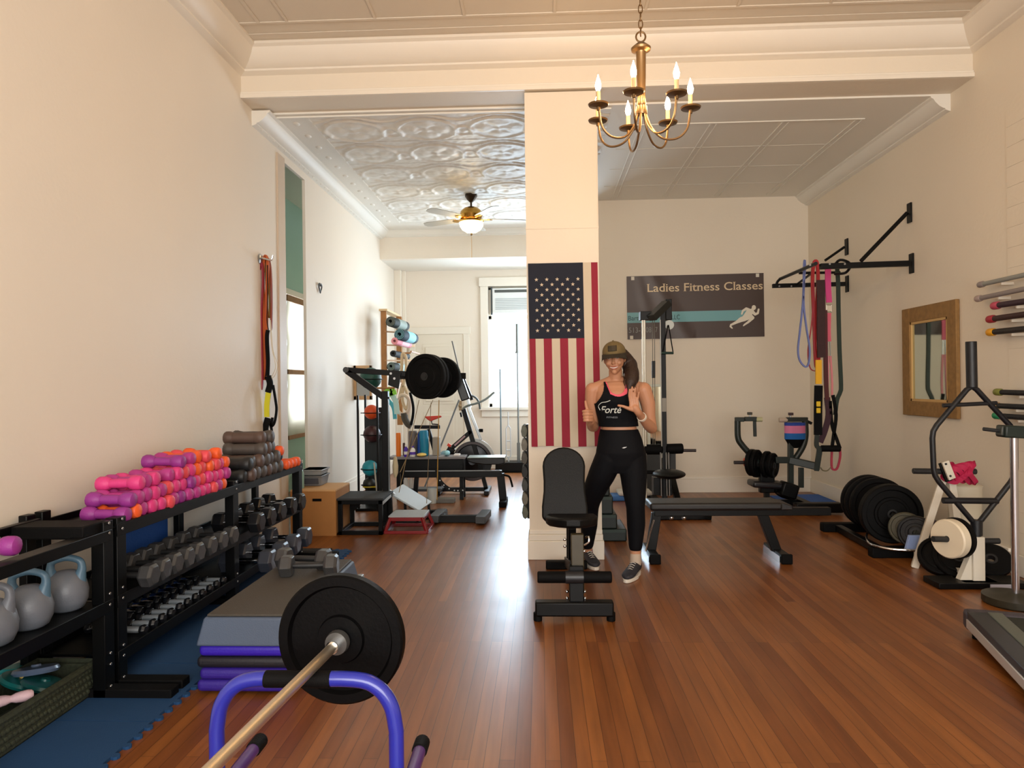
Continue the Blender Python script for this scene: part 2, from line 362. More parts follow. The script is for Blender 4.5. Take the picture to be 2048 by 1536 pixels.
# far window: casing, sash, panes
b = B(); c = .13
b.box((WX0-c,YF-.035,WZ0),(WX0,YF,WZ1)); b.box((WX1,YF-.035,WZ0),(WX1+c,YF,WZ1)); b.box((WX0-c-.02,YF-.04,WZ1),(WX1+c+.02,YF,WZ1+.15)); b.box((WX0-c-.03,YF-.08,WZ0-.05),(WX1+c+.03,YF,WZ0)); b.box((WX0-c,YF-.03,WZ0-.16),(WX1+c,YF,WZ0-.05))
wo = struct(b, 'window_1', WHT, bev=.005)
b = B(); b.box((WX0,YF+.04,WZ0),(WX0+.05,YF+.09,WZ1)); b.box((WX1-.05,YF+.04,WZ0),(WX1,YF+.09,WZ1)); b.box((WX0,YF+.04,WZ0),(WX1,YF+.09,WZ0+.06)); b.box((WX0,YF+.04,2.48),(WX1,YF+.09,2.54)); b.box((WX0,YF+.04,WZ1-.05),(WX1,YF+.09,WZ1)); b.out('window_sash', WHT, wo, bev=.004)
def glass():
    m = bpy.data.materials.new('glass'); m.use_nodes = True; nt = m.node_tree; p = nt.nodes['Principled BSDF']
    tr = nt.nodes.new('ShaderNodeBsdfTransparent'); gl = nt.nodes.new('ShaderNodeBsdfGlossy'); gl.inputs['Roughness'].default_value = .02
    mx = nt.nodes.new('ShaderNodeMixShader'); mx.inputs[0].default_value = .06
    nt.links.new(tr.outputs[0], mx.inputs[1]); nt.links.new(gl.outputs[0], mx.inputs[2]); nt.links.new(mx.outputs[0], nt.nodes['Material Output'].inputs[0]); nt.nodes.remove(p); return m
GLASS = glass()
B().box((WX0+.05,YF+.062,WZ0+.06),(WX1-.05,YF+.068,WZ1-.05)).out('window_pane', GLASS, wo)
# frame of an unseen opening added in the return wall for fill light
b = B(); b.box((.60,9.25,.95),(.79,9.3,3.05)); b.box((.60,11.1,.95),(.79,11.15,3.05)); b.box((.60,9.3,.95),(.79,11.1,1.0)); b.box((.60,9.3,3.0),(.79,11.1,3.05)); struct(b, 'window_added', WHT)
# side room window with roman shades
b = B(); b.box((GX-.02,8.8,.88),(GX+.03,8.9,2.7)); b.box((GX-.02,11.2,.88),(GX+.03,11.3,2.7)); b.box((GX-.02,8.8,2.62),(GX+.03,11.3,2.7)); b.box((GX-.02,8.8,.86),(GX+.06,11.3,.95)); w2 = struct(b, 'window_2', WHT, bev=.004)
b = B(); b.box((GX-.08,8.9,1.7),(GX-.03,11.2,1.75)); b.box((GX-.08,9.62,.95),(GX-.03,9.66,2.62)); b.box((GX-.08,10.4,.95),(GX-.03,10.44,2.62)); b.out('window_sash', WHT, w2)
B().box((GX-.06,8.9,.95),(GX-.056,11.2,2.62)).out('window_pane', GLASS, w2)
# ================= LEFT SIDE: RACKS, WEIGHTS, STACK, BARBELL =================
def translucent(hexc, amount=.5):
    m = bpy.data.materials.new('sheer_cloth'); m.use_nodes = True; nt = m.node_tree; p = nt.nodes['Principled BSDF']; p.inputs['Base Color'].default_value = lin(hexc); p.inputs['Roughness'].default_value = .9
    t = nt.nodes.new('ShaderNodeBsdfTranslucent'); t.inputs[0].default_value = lin(hexc); mx = nt.nodes.new('ShaderNodeMixShader'); mx.inputs[0].default_value = amount
    nt.links.new(p.outputs[0], mx.inputs[1]); nt.links.new(t.outputs[0], mx.inputs[2]); nt.links.new(mx.outputs[0], nt.nodes['Material Output'].inputs[0]); return m
t = T('roman_shade', 'pale sheer roman shade with wooden slats over the side room window', 'window shade', (-3.24,8.8,.72))
b = B(); b.grid(60, 30, lambda u, v: V((-3.24+.012*math.sin(v*21)+.006*math.sin(u*37), 8.8+2.5*u, .76+1.78*v)))
b.out('fabric', translucent('#efe9da', .55), t)
for z0, z1 in ((2.50,2.58),(1.56,1.62),(.72,.77)):
    B().box((-3.25,8.8,z0),(-3.215,11.3,z1)).out('slat', mat('#a4714a',.5,var=.4,vs=30), t, bev=.003)

# heart hook on left wall
p = WX(637,575,XL)
t = T('heart_hook', 'small grey metal heart shaped hook on the white left wall', 'hook', (p.x,p.y,p.z-.05))
pts = []
for i in range(28):
    a = 2*PI*i/28; hx = .0034*(16*math.sin(a)**3); hz = .0034*(13*math.cos(a)-5*math.cos(2*a)-2*math.cos(3*a)-math.cos(4*a))
    pts.append(p+V((.02+.0006*i/28, hx*.9, hz)))
B().tube(pts, .008, 8, closed=True).out('heart', mat('#5d6163',.35,metal=.8), t)
B().rod(p+V((-.001,0,.035)), p+V((.02,0,.035)), .006).out('pin', CHR, t)

# ---------- racks ----------
RX = -2.0; RB = -2.35; TIERS = (.76, .43, .17)
def rack(name, label, y0, y1, posts, skip_top=False):
    t = T(name, label, 'rack', (-2.18,(y0+y1)/2,0))
    for y in posts:
        b = B(); b.box((RX-.03,y-.035,0),(RX+.03,y+.035,.80)); b.k = 1
        for z in (.79,.745,.47,.42,.20,.15,.05): b.rod((RX+.029,y,z),(RX+.037,y,z),.008,n=8)
        b.out('post', [BLK, STEEL], t, bev=.003)
        B().box((RB-.02,y-.03,0),(RB+.02,y+.03,.83)).out('rear_post', BLK, t, bev=.004)
        f = B().box((RB-.03,y-.035,0),(RX+.33,y+.035,.05)); f.out('foot', BLKM, t, bev=.005)
    for k, z in enumerate(TIERS[:2] if skip_top else TIERS):
        if k == 0 and skip_top:
            b = B(); b.box((RX-.035,y0,z-.05),(RX+.035,y1,z)); b.box((RB+.02,y0,z+.015),(RB+.05,y1,z+.05)); b.out('rail', BLK, t, bev=.003)
            for yy in (y1-.08,): B().box((RB,yy-.1,z-.01),(RX+.02,yy+.06,z+.045)).out('bracket', BLKM, t, bev=.006)
            continue
        b = B()                                    # tray with raised front and back lips
        b.box((RB,y0,z-.012),(RX+.03,y1,z)); b.box((RX+.022,y0,z-.045),(RX+.034,y1,z+.012)); b.box((RB,y0,z-.03),(RB+.012,y1,z+.03))
        b.out('shelf', BLK, t, bev=.002)
    return t
rack('dumbbell_rack', 'long black three tier rack holding dumbbells along the left wall', 3.16, 5.68, (3.2, 4.43, 5.64))
rack('kettlebell_rack', 'near black rack with kettlebells at left edge beside the dumbbell rack', 2.15, 3.12, (3.10, 2.2), True)

# ---------- neoprene dumbbells ----------
def neo(hexc, L=.235, R=.038, name='neoprene_dumbbell', cat='dumbbell', hr=.62):
    o = T(name, 'x', cat)
    m = mat(hexc, .5, bump=.25, bs=260, var=.12, vs=30); h = L/2
    pr = []
    for s in (-1,):
        pr = [(0,-h),(R*.55,-h),(R*.85,-h+.006),(R,-h+.018),(R,-h+.042),(R*.9,-h+.058),(R*(hr+.05),-h+.072),(R*.5,0)]
    hd = B().lathe(pr[:-1]+[(0,-h+.072)], axm((0,0,0),(1,0,0)), 12)
    q = [(r,-z) for r, z in pr[:-1]][::-1]
    B().lathe([(R*hr,-h+.05),(R*(hr+.04),0),(R*hr,h-.05)], axm((0,0,0),(1,0,0)), 12).out('handle', m, o)
    hd.out('weight_head', m, o); B().lathe([(0,h-.072)]+q, axm((0,0,0),(1,0,0)), 12).out('weight_head', m, o)
    return o
ORD = ['first','second','third','fourth','fifth','sixth','seventh','eighth','ninth','tenth','eleventh','twelfth','thirteenth','fourteenth','fifteenth','sixteenth','seventeenth','eighteenth','nineteenth']
ROWS = ['bottom','second','third','top']
NC = {'purple':'#8f2f86','magenta':'#b03585','hot pink':'#d63a80','coral':'#df4a56','orange':'#f0602a'}
PROT = {}; USED = set()
def pick(kind, hexc, L, R):
    if kind not in PROT: PROT[kind] = neo(hexc, L, R, hr=.8 if kind.startswith('big') else .6)
    f = kind not in USED; USED.add(kind); return PROT[kind], f
rows = [['purple','orange','magenta','hot pink','hot pink','coral','magenta','purple','magenta','magenta','hot pink','hot pink','coral','magenta','orange','orange','orange','orange'],
        ['purple','magenta','magenta','hot pink','magenta','coral','hot pink','hot pink','purple','hot pink','coral','hot pink','hot pink','hot pink','magenta','orange','orange'],
        [None,'hot pink','magenta','hot pink',None,'magenta','hot pink','coral','hot pink','orange','coral','orange','coral','hot pink','orange','orange'],
        [None,None,None,None,None,None,'purple',None,'magenta','orange','coral',None,'orange']]
G1 = 'neoprene dumbbells piled on the top shelf'
for r, row in enumerate(rows):
    n = 0
    for i, c in enumerate(row):
        if c is None or i > 14: continue
        y = 3.27+.0735*i+.036*r; z = TIERS[0]+.0385+.064*r
        o, f = pick(c, NC[c], .235, .038)
        x = -2.085 + random.uniform(-.012,.012) - (.01*r)
        place(o, (x,y,z), (random.uniform(0,PI),random.uniform(-.03,.03),random.uniform(-.05,.05)), f,
              '%s neoprene dumbbell, %s from near end, %s row of the pink pile' % (c, ORD[n], ROWS[r]), G1); n += 1
# darker heavier pile
GC = {'grey':'#4b4440','charcoal':'#1d1e20','rust brown':'#57443c'}
prow = [['charcoal','rust brown','grey','grey','rust brown','grey','grey'],['charcoal','grey','rust brown','grey','grey','grey'],[None,None,'grey','rust brown','grey'],[None,None,'rust brown','grey']]
for r, row in enumerate(prow):
    n = 0
    for i, c in enumerate(row):
        if c is None: continue
        y = 4.56+.098*i+.045*r; z = TIERS[0]+.049+.077*r
        k = 'big '+c; o, f = pick(k, GC[c], .30, .048)
        place(o, (-2.1+random.uniform(-.015,.015),y,z), (random.uniform(0,PI),0,random.uniform(-.06,.06)), f,
              '%s thick neoprene dumbbell, %s from near end, %s row of the dark pile' % (c, ORD[n], ROWS[r]), 'dark neoprene dumbbells on the top shelf'); n += 1
for n, (y, z, c) in enumerate([(5.31,0,'orange'),(5.39,0,'orange'),(5.47,0,'orange'),(5.55,0,'orange'),(5.19,.12,'orange')]):
    o, f = pick(c, NC[c], .205, .0335)
    place(o, (-2.06,y,TIERS[0]+.0385+z), (0,0,0), f, ['orange neoprene dumbbell next to the dark pile on the shelf end','orange neoprene dumbbell, second of the four at the far shelf end','orange neoprene dumbbell, third of the four at the far shelf end','orange neoprene dumbbell, last one at the far shelf end','orange neoprene dumbbell wedged high beside the blue kettlebell'][n], 'orange dumbbells at the far end of the shelf')
def kettlebell(name, label, loc, R, m, hr=.014, rz=0.0, group=None, mh=None):
    t = T(name, label, 'kettlebell', loc, rz, group)
    x = loc; c = V(loc)+V((0,0,R*.92))
    pr = [(0,0),(R*.62,0),(R*.8,R*.12),(R*.97,R*.5),(R*1.0,R*.95),(R*.9,R*1.4),(R*.66,R*1.75),(R*.42,R*1.95),(0,R*2.02)]
    B().lathe(pr, Matrix.Translation(V(loc)), 28).out('body', m, t, ang=80)
    pts = [(-R*.55,0,R*1.35),(-R*.66,0,R*1.8),(-R*.72,0,R*2.1),(-R*.6,0,R*2.45),(0,0,R*2.62),(R*.6,0,R*2.45),(R*.72,0,R*2.1),(R*.66,0,R*1.8),(R*.55,0,R*1.35)]
    mm = wm(t); B().tube([mm @ p for p in smooth_path(pts, 5)], hr, 14, rs=[hr*(1+1.3*abs(2*i/40-1)**3) for i in range(41)]).out('handle', mh or m, t)
    return t
KBM = mat('#646a74', .42, bump=.2, bs=120, var=.1, vs=12)
KT = mat('#4a6a80', .42, bump=.2, bs=120)  # teal tint of the handles is a blue reflection put into the colour
for i, (y, s) in enumerate(((3.0,'farthest of the three, next to the rack post'),(2.775,'middle of the three'),(2.58,'nearest of the three, cut by the photo edge'))):
    kettlebell('kettlebell', 'light grey kettlebell on near rack, '+s, (-2.1,y,TIERS[1]), .087, KBM, .0145, .25, 'grey kettlebells on the near rack', KT if i < 2 else None)
kettlebell('kettlebell', 'small blue kettlebell on top of the orange dumbbells at shelf end', (-2.06,5.38,TIERS[0]+.068), .04, mat('#14506f',.4), .011, PI/2)
# purple dumbbell end at left edge
o, f = pick('purple', NC['purple'], .205, .0335)
place(o, (-2.1,2.56,TIERS[0]+.05), (0,0,.1), f, 'purple neoprene dumbbell on the near rack rail, cut by the left photo edge')

# ---------- hex dumbbells ----------
def hexdb(L, R, hm, gm, name='hex_dumbbell'):
    o = T(name, 'x', 'dumbbell'); h = L/2; w = R*1.15
    for s in (-1, 1):
        a = axm((0,0,0),(s,0,0)); B().lathe([(0,h-w),(R*.86,h-w),(R,h-w+.014),(R,h-.014),(R*.78,h),(0,h)], a, 6).out('weight_head', hm, o, bev=.003, ang=20)
    B().lathe([(0,-h+w*.9),(.0135,-h+w*.9),(.0165,-.03),(.0165,.03),(.0135,h-w*.9),(0,h-w*.9)], axm((0,0,0),(1,0,0)), 12).out('handle', gm, o)
    return o
HM = mat('#3a3a3b', .38, var=.25, vs=25, bump=.25, bs=60); HK = mat('#1a1b1e', .28, bump=.2, bs=60)
h1 = hexdb(.30,.060,HM,IRON)
for i, y in enumerate((3.36,3.47,3.59,3.71,3.83,3.98,4.12,4.27)):
    x = -2.05; s = 'grey cast hex dumbbell on the middle shelf, %s from the near end' % ORD[i]
    place(h1, (x,y,TIERS[1]+.053), (0,.0,random.uniform(-.04,.04)), i == 0, s, 'grey hex dumbbells on the middle shelf')
h2 = hexdb(.33,.072,HK,CHR)
for i, y in enumerate((4.62,4.82,5.02,5.24,5.44)):
    place(h2, (-2.04,y,TIERS[1]+.064), (0,0,random.uniform(-.05,.05)), i == 0, 'glossy black hex dumbbell on the middle shelf, %s from the centre post' % ORD[i], 'black hex dumbbells on the middle shelf')
h3 = hexdb(.15,.027,mat('#14161a',.3),mat('#d5e2ee',.3,metal=.7))
for i in range(11):
    place(h3, (-2.06,3.42+.088*i,TIERS[2]+.024), (0,0,random.uniform(-.06,.06)), i == 0, 'small chrome handled dumbbell on the bottom shelf, %s from the near end' % ORD[i], 'chrome handled dumbbells on the bottom shelf')
h5 = hexdb(.14,.027,mat('#14161a',.3),CHR)
for i in range(11):
    place(h5, (-2.24,3.44+.088*i,TIERS[2]+.024), (0,0,random.uniform(-.06,.06)), i == 0, 'small chrome handled dumbbell, bottom shelf rear row, %s from near end' % ORD[i], 'chrome handled dumbbells in the rear row')
h4 = hexdb(.36,.08,mat('#3b3f49',.3,bump=.2,bs=60,var=.15,vs=20),CHR)
for i, y in enumerate((4.6,4.83,5.07,5.32)):
    place(h4, (-1.97,y,TIERS[2]+.072), (0,0,random.uniform(-.05,.05)), i == 0, 'large slate grey hex dumbbell, bottom shelf, %s from centre post' % ORD[i], 'large hex dumbbells on the bottom shelf')
# blue mat leaning behind the rack
b = B(); b.box((-2.398,3.75,.0),(-2.375,4.35,.72)); tag(b.out('exercise_mat', mat('#1450a8',.6,bump=.3,bs=80), None, bev=.008), 'blue foam mat standing against the wall behind the dumbbell rack', 'mat')

# ---------- basket on the floor under the near rack ----------
bm = mat('#2b3020',.85,bump=1.0,bs=70,var=.8,vs=60)
t = T('woven_basket', 'low woven green and black basket under the near rack', 'basket', (-2.17,2.6,0))
b = B(); X0, X1, Y0b, Y1b = -2.325,-2.05,2.2,3.12
b.box((X0,Y0b,.012),(X1,Y1b,.025))
for a, c in (((X0,Y0b,.012),(X0+.02,Y1b,.15)),((X1-.02,Y0b,.012),(X1,Y1b,.15)),((X0,Y0b,.012),(X1,Y0b+.02,.15)),((X0,Y1b-.02,.012),(X1,Y1b,.15))): b.box(a, c)
b.out('body', bm, t, bev=.006)
b = B(); b.tube([(X0,Y0b,.152),(X1,Y0b,.152),(X1,Y1b,.152),(X0,Y1b,.152)], .016, 8, closed=True); b.out('rim', bm, t)
b = B()
for k in range(40):
    yy = Y0b+k*(Y1b-Y0b)/39
    for zz in (.03,.06,.09,.12): b.sph((X1+.001,yy+(.01 if int(zz*100)%2 else 0),zz+.012), .0135, 8, (.6,1,.8))
s = b.out('weave', bm, t)
for i, (x, y, z, tilt, c, s) in enumerate([(*GZ(88,1368,.125).xy,.125,.3,'#14595a','dark teal plastic disc lying tilted in the basket, nearest the rack post'),(*GZ(72,1340,.165).xy,.165,-.1,'#5d6f8c','grey blue plastic disc on top in the basket'),(*GZ(45,1362,.135).xy,.135,.35,'#0f6868','dark teal plastic disc with a yellow hub in the basket'),(*GZ(12,1336,.15).xy,.15,.1,'#2a8a8c','bright teal plastic disc at the left of the basket')]):
    t = T('plastic_disc', s, 'exercise disc', (x,y,z), 0, 'plastic discs in the basket')
    R = Matrix.Translation(V((x,y,z))) @ Matrix.Rotation(tilt,4,'Y') @ Matrix.Rotation(-.2,4,'X')
    B().lathe([(0,-.012),(.085,-.012),(.092,0),(.085,.012),(.05,.016),(0,.016)], R, 28).out('disc', mat(c,.3,coat=.4), t)
    B().lathe([(0,.016),(.02,.016),(.018,.024),(0,.024)], R, 16).out('hub', mat('#d0b050' if i == 2 else c,.35), t)
o = neo('#d9b9c4', .15, .022); o.location = GZ(22,1398,.165); o.rotation_euler = (0,0,.7); o['label'] = 'small pale pink dumbbell lying in the basket at the left edge'

# ---------- floor mats with puzzle edges ----------
def puzzle(b, x0, y0, x1, y1, th=.012, sides='e'):
    n = 10; pts = []
    def edge(p, q):
        p = V(p); q = V(q); L = (q-p).length; d = (q-p)/L; nn = V((d.y,-d.x)); k = max(1, round(L/.075))
        for i in range(k):
            c = p+d*L*(i+.5)/k; r = .017; s = 1
            pts.append(p+d*L*i/k)
            for a in (-130,-80,-40,0,40,80,130):
                aa = math.radians(a); pts.append(c+nn*(.012+r*math.cos(aa))+d*(r*math.sin(aa)))
    P = [V((x0,y0)),V((x1,y0)),V((x1,y1)),V((x0,y1))]
    for k, (a, c) in enumerate(zip(P, P[1:]+P[:1])):
        if 'senw'[k] in sides: edge(a, c)
        else: pts.append(a)
    b.prism([(p.x,p.y) for p in pts], th)
MB_ = mat('#093b66',.85,bump=.5,bs=260,var=.12,vs=4); MK = mat('#101113',.8,bump=.5,bs=260)
for i in range(6):
    y0 = 2.25+.605*i-.0; b = B()
    puzzle(b, XL+.03, y0, -1.64, y0+.6, .012, 'en' if i == 5 else 'e')
    tag(b.out('foam_floor_tile', MB_ if i != 9 else MK), 'blue foam puzzle tile under the racks, %s from the near end' % ORD[i], 'floor mat', 'blue foam tiles under the racks')
b = B(); puzzle(b, -2.1, 5.55, -1.78, 5.85, .03, ''); tag(b.out('rubber_pad', MK), 'flat black rubber pad on the blue tiles at the far rack end', 'mat')

# ---------- stack of steps and folded mats ----------
def slab(name, label, cat, x0, x1, y0, y1, z0, z1, m, bev, group=None):
    return tag(B().box((x0,y0,z0),(x1,y1,z1)).out(name, m, None, bev=bev, seg=4), label, cat, group)
PU = mat('#2f1a86',.55,bump=.3,bs=120,var=.1,vs=6); PD = mat('#16151f',.55,bump=.3,bs=120)
z = .014; zs = []
for i, (m, h, nm) in enumerate(((PU,.054,'purple foam mat lying at the bottom of the stack'),(PU,.052,'purple foam mat second from the bottom of the stack'),(PD,.052,'black foam mat between the purple ones in the stack'),(PU,.054,'brighter purple foam mat under the grey step'))):
    j = .012*(i % 2); x0 = -1.585+j; b = B()
    b.box((x0,3.12,z),(-1.13+j,4.12,z+h)); tag(b.out('folded_mat', m if i != 3 else mat('#3317ac',.5,bump=.3,bs=120), None, bev=.022, seg=5), nm, 'mat', 'folded mats under the grey step'); z += h+.001
GS = mat('#4c5a70',.6,bump=.3,bs=200); GT = mat('#45413b',.7,bump=.5,bs=200)
t = T('aerobic_step', 'wide grey aerobic step with ribbed dark top on the purple mats', 'step', (-1.35,3.6,z))
b = B(); zt = z+.125
def frustum(b, x0,x1,y0,y1,z0,z1,d): b.add([(x0,y0,z0),(x1,y0,z0),(x1,y1,z0),(x0,y1,z0),(x0+d,y0+d*.6,z1),(x1-d,y0+d*.6,z1),(x1-d,y1-d*.6,z1),(x0+d,y1-d*.6,z1)],[(3,2,1,0),(4,5,6,7),(0,1,5,4),(1,2,6,5),(2,3,7,6),(3,0,4,7)])
frustum(b, -1.575,-1.1,3.1,4.16,z,zt,.03); b.out('body', GS, t, bev=.01, seg=3)
b = B(); b.box((-1.535,3.13,zt),(-1.14,4.13,zt+.012)); b.out('tread', GT, t, bev=.005)
b = B(); frustum(b, -1.10,-1.05,3.2,4.1,z,z+.06,.008); b.out('riser', mat('#8e979c',.4), t, bev=.005)
for i, (x, y, rz, s) in enumerate(((-1.36,3.93,-.12,'grey hex dumbbell lying on the step, nearer the rack'),(-1.28,3.78,.1,'grey hex dumbbell lying on the step in front of its twin'))):
    d = dup(h1, (x,y,zt+.066), (0,0,rz), s, 'hex dumbbells on the step'); d.scale = (1.05,1.05,1.05)

# ---------- blue stand and barbell ----------
t = T('barbell_stand', 'bright blue tubular stand with black pad carrying the near barbell', 'stand', (-.585,1.5,0))
def U(y, pad=True):
    L, R, zt = -.807, -.362, .684
    pts = [(L-.015,y,0),(L,y,.3),(L,y,.56),(L+.012,y,.62),(L+.045,y,.665),(L+.1,y,zt),(-.6,y,zt),(R-.1,y,zt),(R-.045,y,.665),(R-.012,y,.62),(R,y,.56),(R,y,.3),(R+.015,y,0)]
    P = []
    for k in range(len(pts)-1): P.append(V(pts[k]))
    P.append(V(pts[-1])); P = [P[0],P[1]]+smooth_path(P[2:11],4)+[P[11],P[12]]
    B().tube(P, .0185, 16).out('u_frame', BLUE, t)
    B().rod((-.685,y,zt),(-.52,y,zt), .0205, n=20).out('pad', BLKM, t, bev=.003)
U(1.69); U(.85)
for x in (-.807,-.362):
    B().rod((x+.03*(1 if x > -.5 else 1),.8,.435),(x+.03,1.87,.435), .017).out('side_tube', mat('#4a2a6e',.35,coat=.5), t)
    B().rod((x+.03,1.83,.435),(x+.03,1.885,.435), .0205).out('end_cap', BLKM, t, bev=.004)
    B().sph((x,1.668,.36), .008, 10).out('screw', CHR, t)
t = T('barbell', 'long steel barbell with black plate resting on the blue stand', 'barbell', (-.56,1.6,.716))
p0 = V((-.618,1.0,.7165)); p1 = V((-.553,1.815,.7165)); d = (p1-p0).normalized(); pe = p1+d*.35; pn = p0-d*.9
SB = mat('#e6d8c0', .38, metal=1.0, bump=.15, bs=400)
B().rod(pn, p1, .0135).out('shaft', SB, t)
b = B(); b.rod(p1-d*.01, p1+d*.03, .017); b.rod(p1+d*.03, p1+d*.04, .026); b.rod(p1+d*.04, pe, .0155); b.out('sleeve', CHR, t)
def plate_prof(R, th, hole, hub=.055):
    h = th/2
    return [(hole,-h*.8),(hub,-h*.8),(hub+.004,-h*.3),(R*.80,-h*.3),(R*.84,-h),(R*.97,-h),(R,-h*.7),(R,h*.7),(R*.97,h),(R*.84,h),(R*.80,h*.3),(hub+.004,h*.3),(hub,h*.8),(hole,h*.8),(hole,-h*.8)]
pm = plate_prof(.174,.036,.016,.062)
pl = B().lathe(pm, axm(p1+d*.062, d), 64); pl.out('weight_plate', mat('#020203',.5,bump=.15,bs=90,spec=.12), t, ang=40)
B().lathe([(.0165,0),(.03,0),(.032,.01),(.032,.02),(.0165,.02)], axm(p1+d*.018, d), 24).out('collar', mat('#5b5a58',.4,metal=.6), t)

# ---------- hanging bands on left wall ----------
t = T('wall_hook', 'silver hook plate on the left wall holding the bands', 'hook', (XL,5.96,2.5))
p = WX(519,518,XL+.0); 
B().lathe([(0,0),(.04,0),(.045,.008),(.03,.014),(0,.014)], axm(p,(1,0,0)), 20).out('plate', STEEL, t)
B().tube(smooth_path([p+V((0,0,.01)),p+V((.05,-.0,.0)),p+V((.1,0,-.01)),p+V((.115,0,.03))],4), .008, 8).out('prong', CHR, t)
def bandloop(name, label, cat, pts, w, th, m, group=None, n=5):
    b = B().tube(smooth_path(pts, n, True), 0, closed=True, flat=(w, th)); return tag(b.out(name, m), label, cat, group)
YH_ = 5.95
def H(px, py, dy=0.0): return D(px, py, YH_+dy)
bandloop('resistance_band', 'dark red resistance band looped on the left wall hook', 'resistance band', [H(523,524,-.02),H(518,560,-.02),H(517,650,-.02),H(516,750,-.02),H(519,779,-.02),H(524,775,-.02),H(525,740,-.02),H(523,640,-.02),H(526,560,-.02)], .012, .02, mat('#8c1f33',.6))
bandloop('resistance_band', 'thick orange resistance band looped on the left wall hook', 'resistance band', [H(529,516,.02),H(526,560,.02),H(528,650,.02),H(529,748,.02),H(533,752,.02),H(534,700,.02),H(533,600,.02),H(536,540,.02),H(534,516,.02)], .022, .02, mat('#b8541c',.6))
bandloop('resistance_band', 'thin rust band draped over the left wall hook, outermost', 'resistance band', [H(528,514,.05),H(537,517,.05),H(542,540,.05),H(544,600,.05),H(543,660,.05),H(541,600,.05),H(540,545,.05),H(535,522,.05)], .008, .02, mat('#8a3a1c',.6))
bandloop('resistance_band', 'olive tube band bunched on the left wall hook', 'resistance band', [H(532,520,.04),H(532,560,.04),H(534,610,.04),H(538,636,.04),H(539,600,.04),H(537,550,.04),H(536,522,.04)], .012, .012, mat('#6e5a20',.6))
bandloop('cord_loop', 'pale thin cord loop hanging beside the black strap trainer', 'cord', [H(541,640,.0),H(546,700,.0),H(555,730,0),H(549,752,0),H(541,756,0),H(546,748,0),H(551,731,0),H(543,690,0)], .004, .004, mat('#c7b89a',.7))
t = T('suspension_trainer', 'black and yellow suspension strap trainer hanging from left wall hook', 'strap trainer', tuple(H(536,660)))
def strap(pts, w, th, m, nm, n=4): return B().tube(smooth_path(pts, n), 0, flat=(w, th)).out(nm, m, t)
strap([H(535,530),H(535,600),H(534,640),H(537,660)], .006, .006, BLKM, 'upper_strap')
strap([H(536,660),H(534,676),H(536,720),H(535,752)], .032, .012, BLKM, 'wrapped_strap')
strap([H(536,752),H(540,768),H(536,785)], .05, .02, BLKM, 'buckle')
strap([H(537,785),H(534,810),H(534,834)], .045, .014, mat('#c9c414',.6), 'yellow_strap')
strap([H(536,836),H(531,856),H(531,877)], .05, .018, BLKM, 'left_loop')
strap([H(546,770,.0),H(551,800),H(553,820),H(549,845),H(543,852),H(545,835)], .02, .012, BLKM, 'right_loop')
strap([H(538,838),H(543,858),H(545,878)], .02, .012, BLKM, 'lower_strap')
B().rod(H(526,878), H(548,876), .013).out('grip', BLKM, t)
# ================= MIDDLE LEFT =================
def boxD(b, px0, px1, y_top, y_bot, Y, depth, M=None):    # box with its front face at depth Y spanning photo columns and rows
    a = D(px0, y_bot, Y); c = D(px1, y_top, Y); b.box((a.x, Y, min(a.z,c.z)), (c.x, Y+depth, max(a.z,c.z))); return b
# brown box with hand hole and open flap
KR = mat('#a5713a',.75,var=.1,vs=12)
t = T('plywood_box', 'brown plywood plyo box with oval hand hole against the left wall', 'box', (-2.1,6.7,0))
b = B(); x0, x1, y0, y1, z1 = -2.36,-1.93,6.47,6.95,.415
hx, hz, hw, hh = -2.11, .335, .045, .014
# front panel with a slot
def slot_panel(b, x0,x1,y0,y1,z0,z1,hx,hz,hw,hh):
    b.box((x0,y0,z0),(x1,y1,hz-hh)); b.box((x0,y0,hz+hh),(x1,y1,z1)); b.box((x0,y0,hz-hh),(hx-hw,y1,hz+hh)); b.box((hx+hw,y0,hz-hh),(x1,y1,hz+hh))
slot_panel(b, x0,x1,y0,y0+.018,0,z1,hx,hz,hw,hh); b.out('front_panel', KR, t)
b = B(); b.box((x0,y0+.018,0),(x0+.018,y1,z1)); b.box((x1-.018,y0+.018,0),(x1,y1,z1)); b.box((x0,y1-.018,0),(x1,y1,z1)); b.box((x0,y0+.018,0),(x1,y1,.018)); b.out('body', KR, t)
B().box((x0+.02,y0+.02,z1-.1),(x1-.02,y1-.02,z1-.02)).out('inside_shade', BLKM, t)  # black block behind the hand hole stands in for the shaded inside
B().box((x0,y0+.0,z1),(x1,y1,z1+.016)).out('lid', mat('#c79a66',.7), t, bev=.002)
# plastic bins behind it
for i, (z0, h, c, s) in enumerate(((.432,.10,'#7b7d80','grey translucent plastic bin with dark contents on the plywood box'),(.534,.055,'#9a9b9b','grey lidded plastic tray on top of the grey bin'))):
    t = T('plastic_bin', s, 'bin', (-2.2,6.8,z0)); bm_ = mat(c,.3)
    b = B(); b.add([(-2.33,6.72,z0),(-2.15,6.72,z0),(-2.15,6.93,z0),(-2.33,6.93,z0),(-2.34,6.70,z0+h),(-2.135,6.70,z0+h),(-2.135,6.95,z0+h),(-2.34,6.95,z0+h)],[(3,2,1,0),(0,1,5,4),(1,2,6,5),(2,3,7,6),(3,0,4,7),(4,5,6,7)]); b.out('body', bm_, t, bev=.006)
    B().box((-2.345,6.69,z0+h-.012),(-2.13,6.96,z0+h)).out('lid', mat('#8f9193' if i else '#6d6f72',.35), t, bev=.004)
    if not i: B().box((-2.31,6.70,z0+.02),(-2.17,6.715,z0+.075)).out('label', mat('#3d3f48',.6), t)
t = T('spray_bottle', 'pale green clear bottle standing on the plywood box by the wall', 'bottle', (-2.345,6.6,.431))
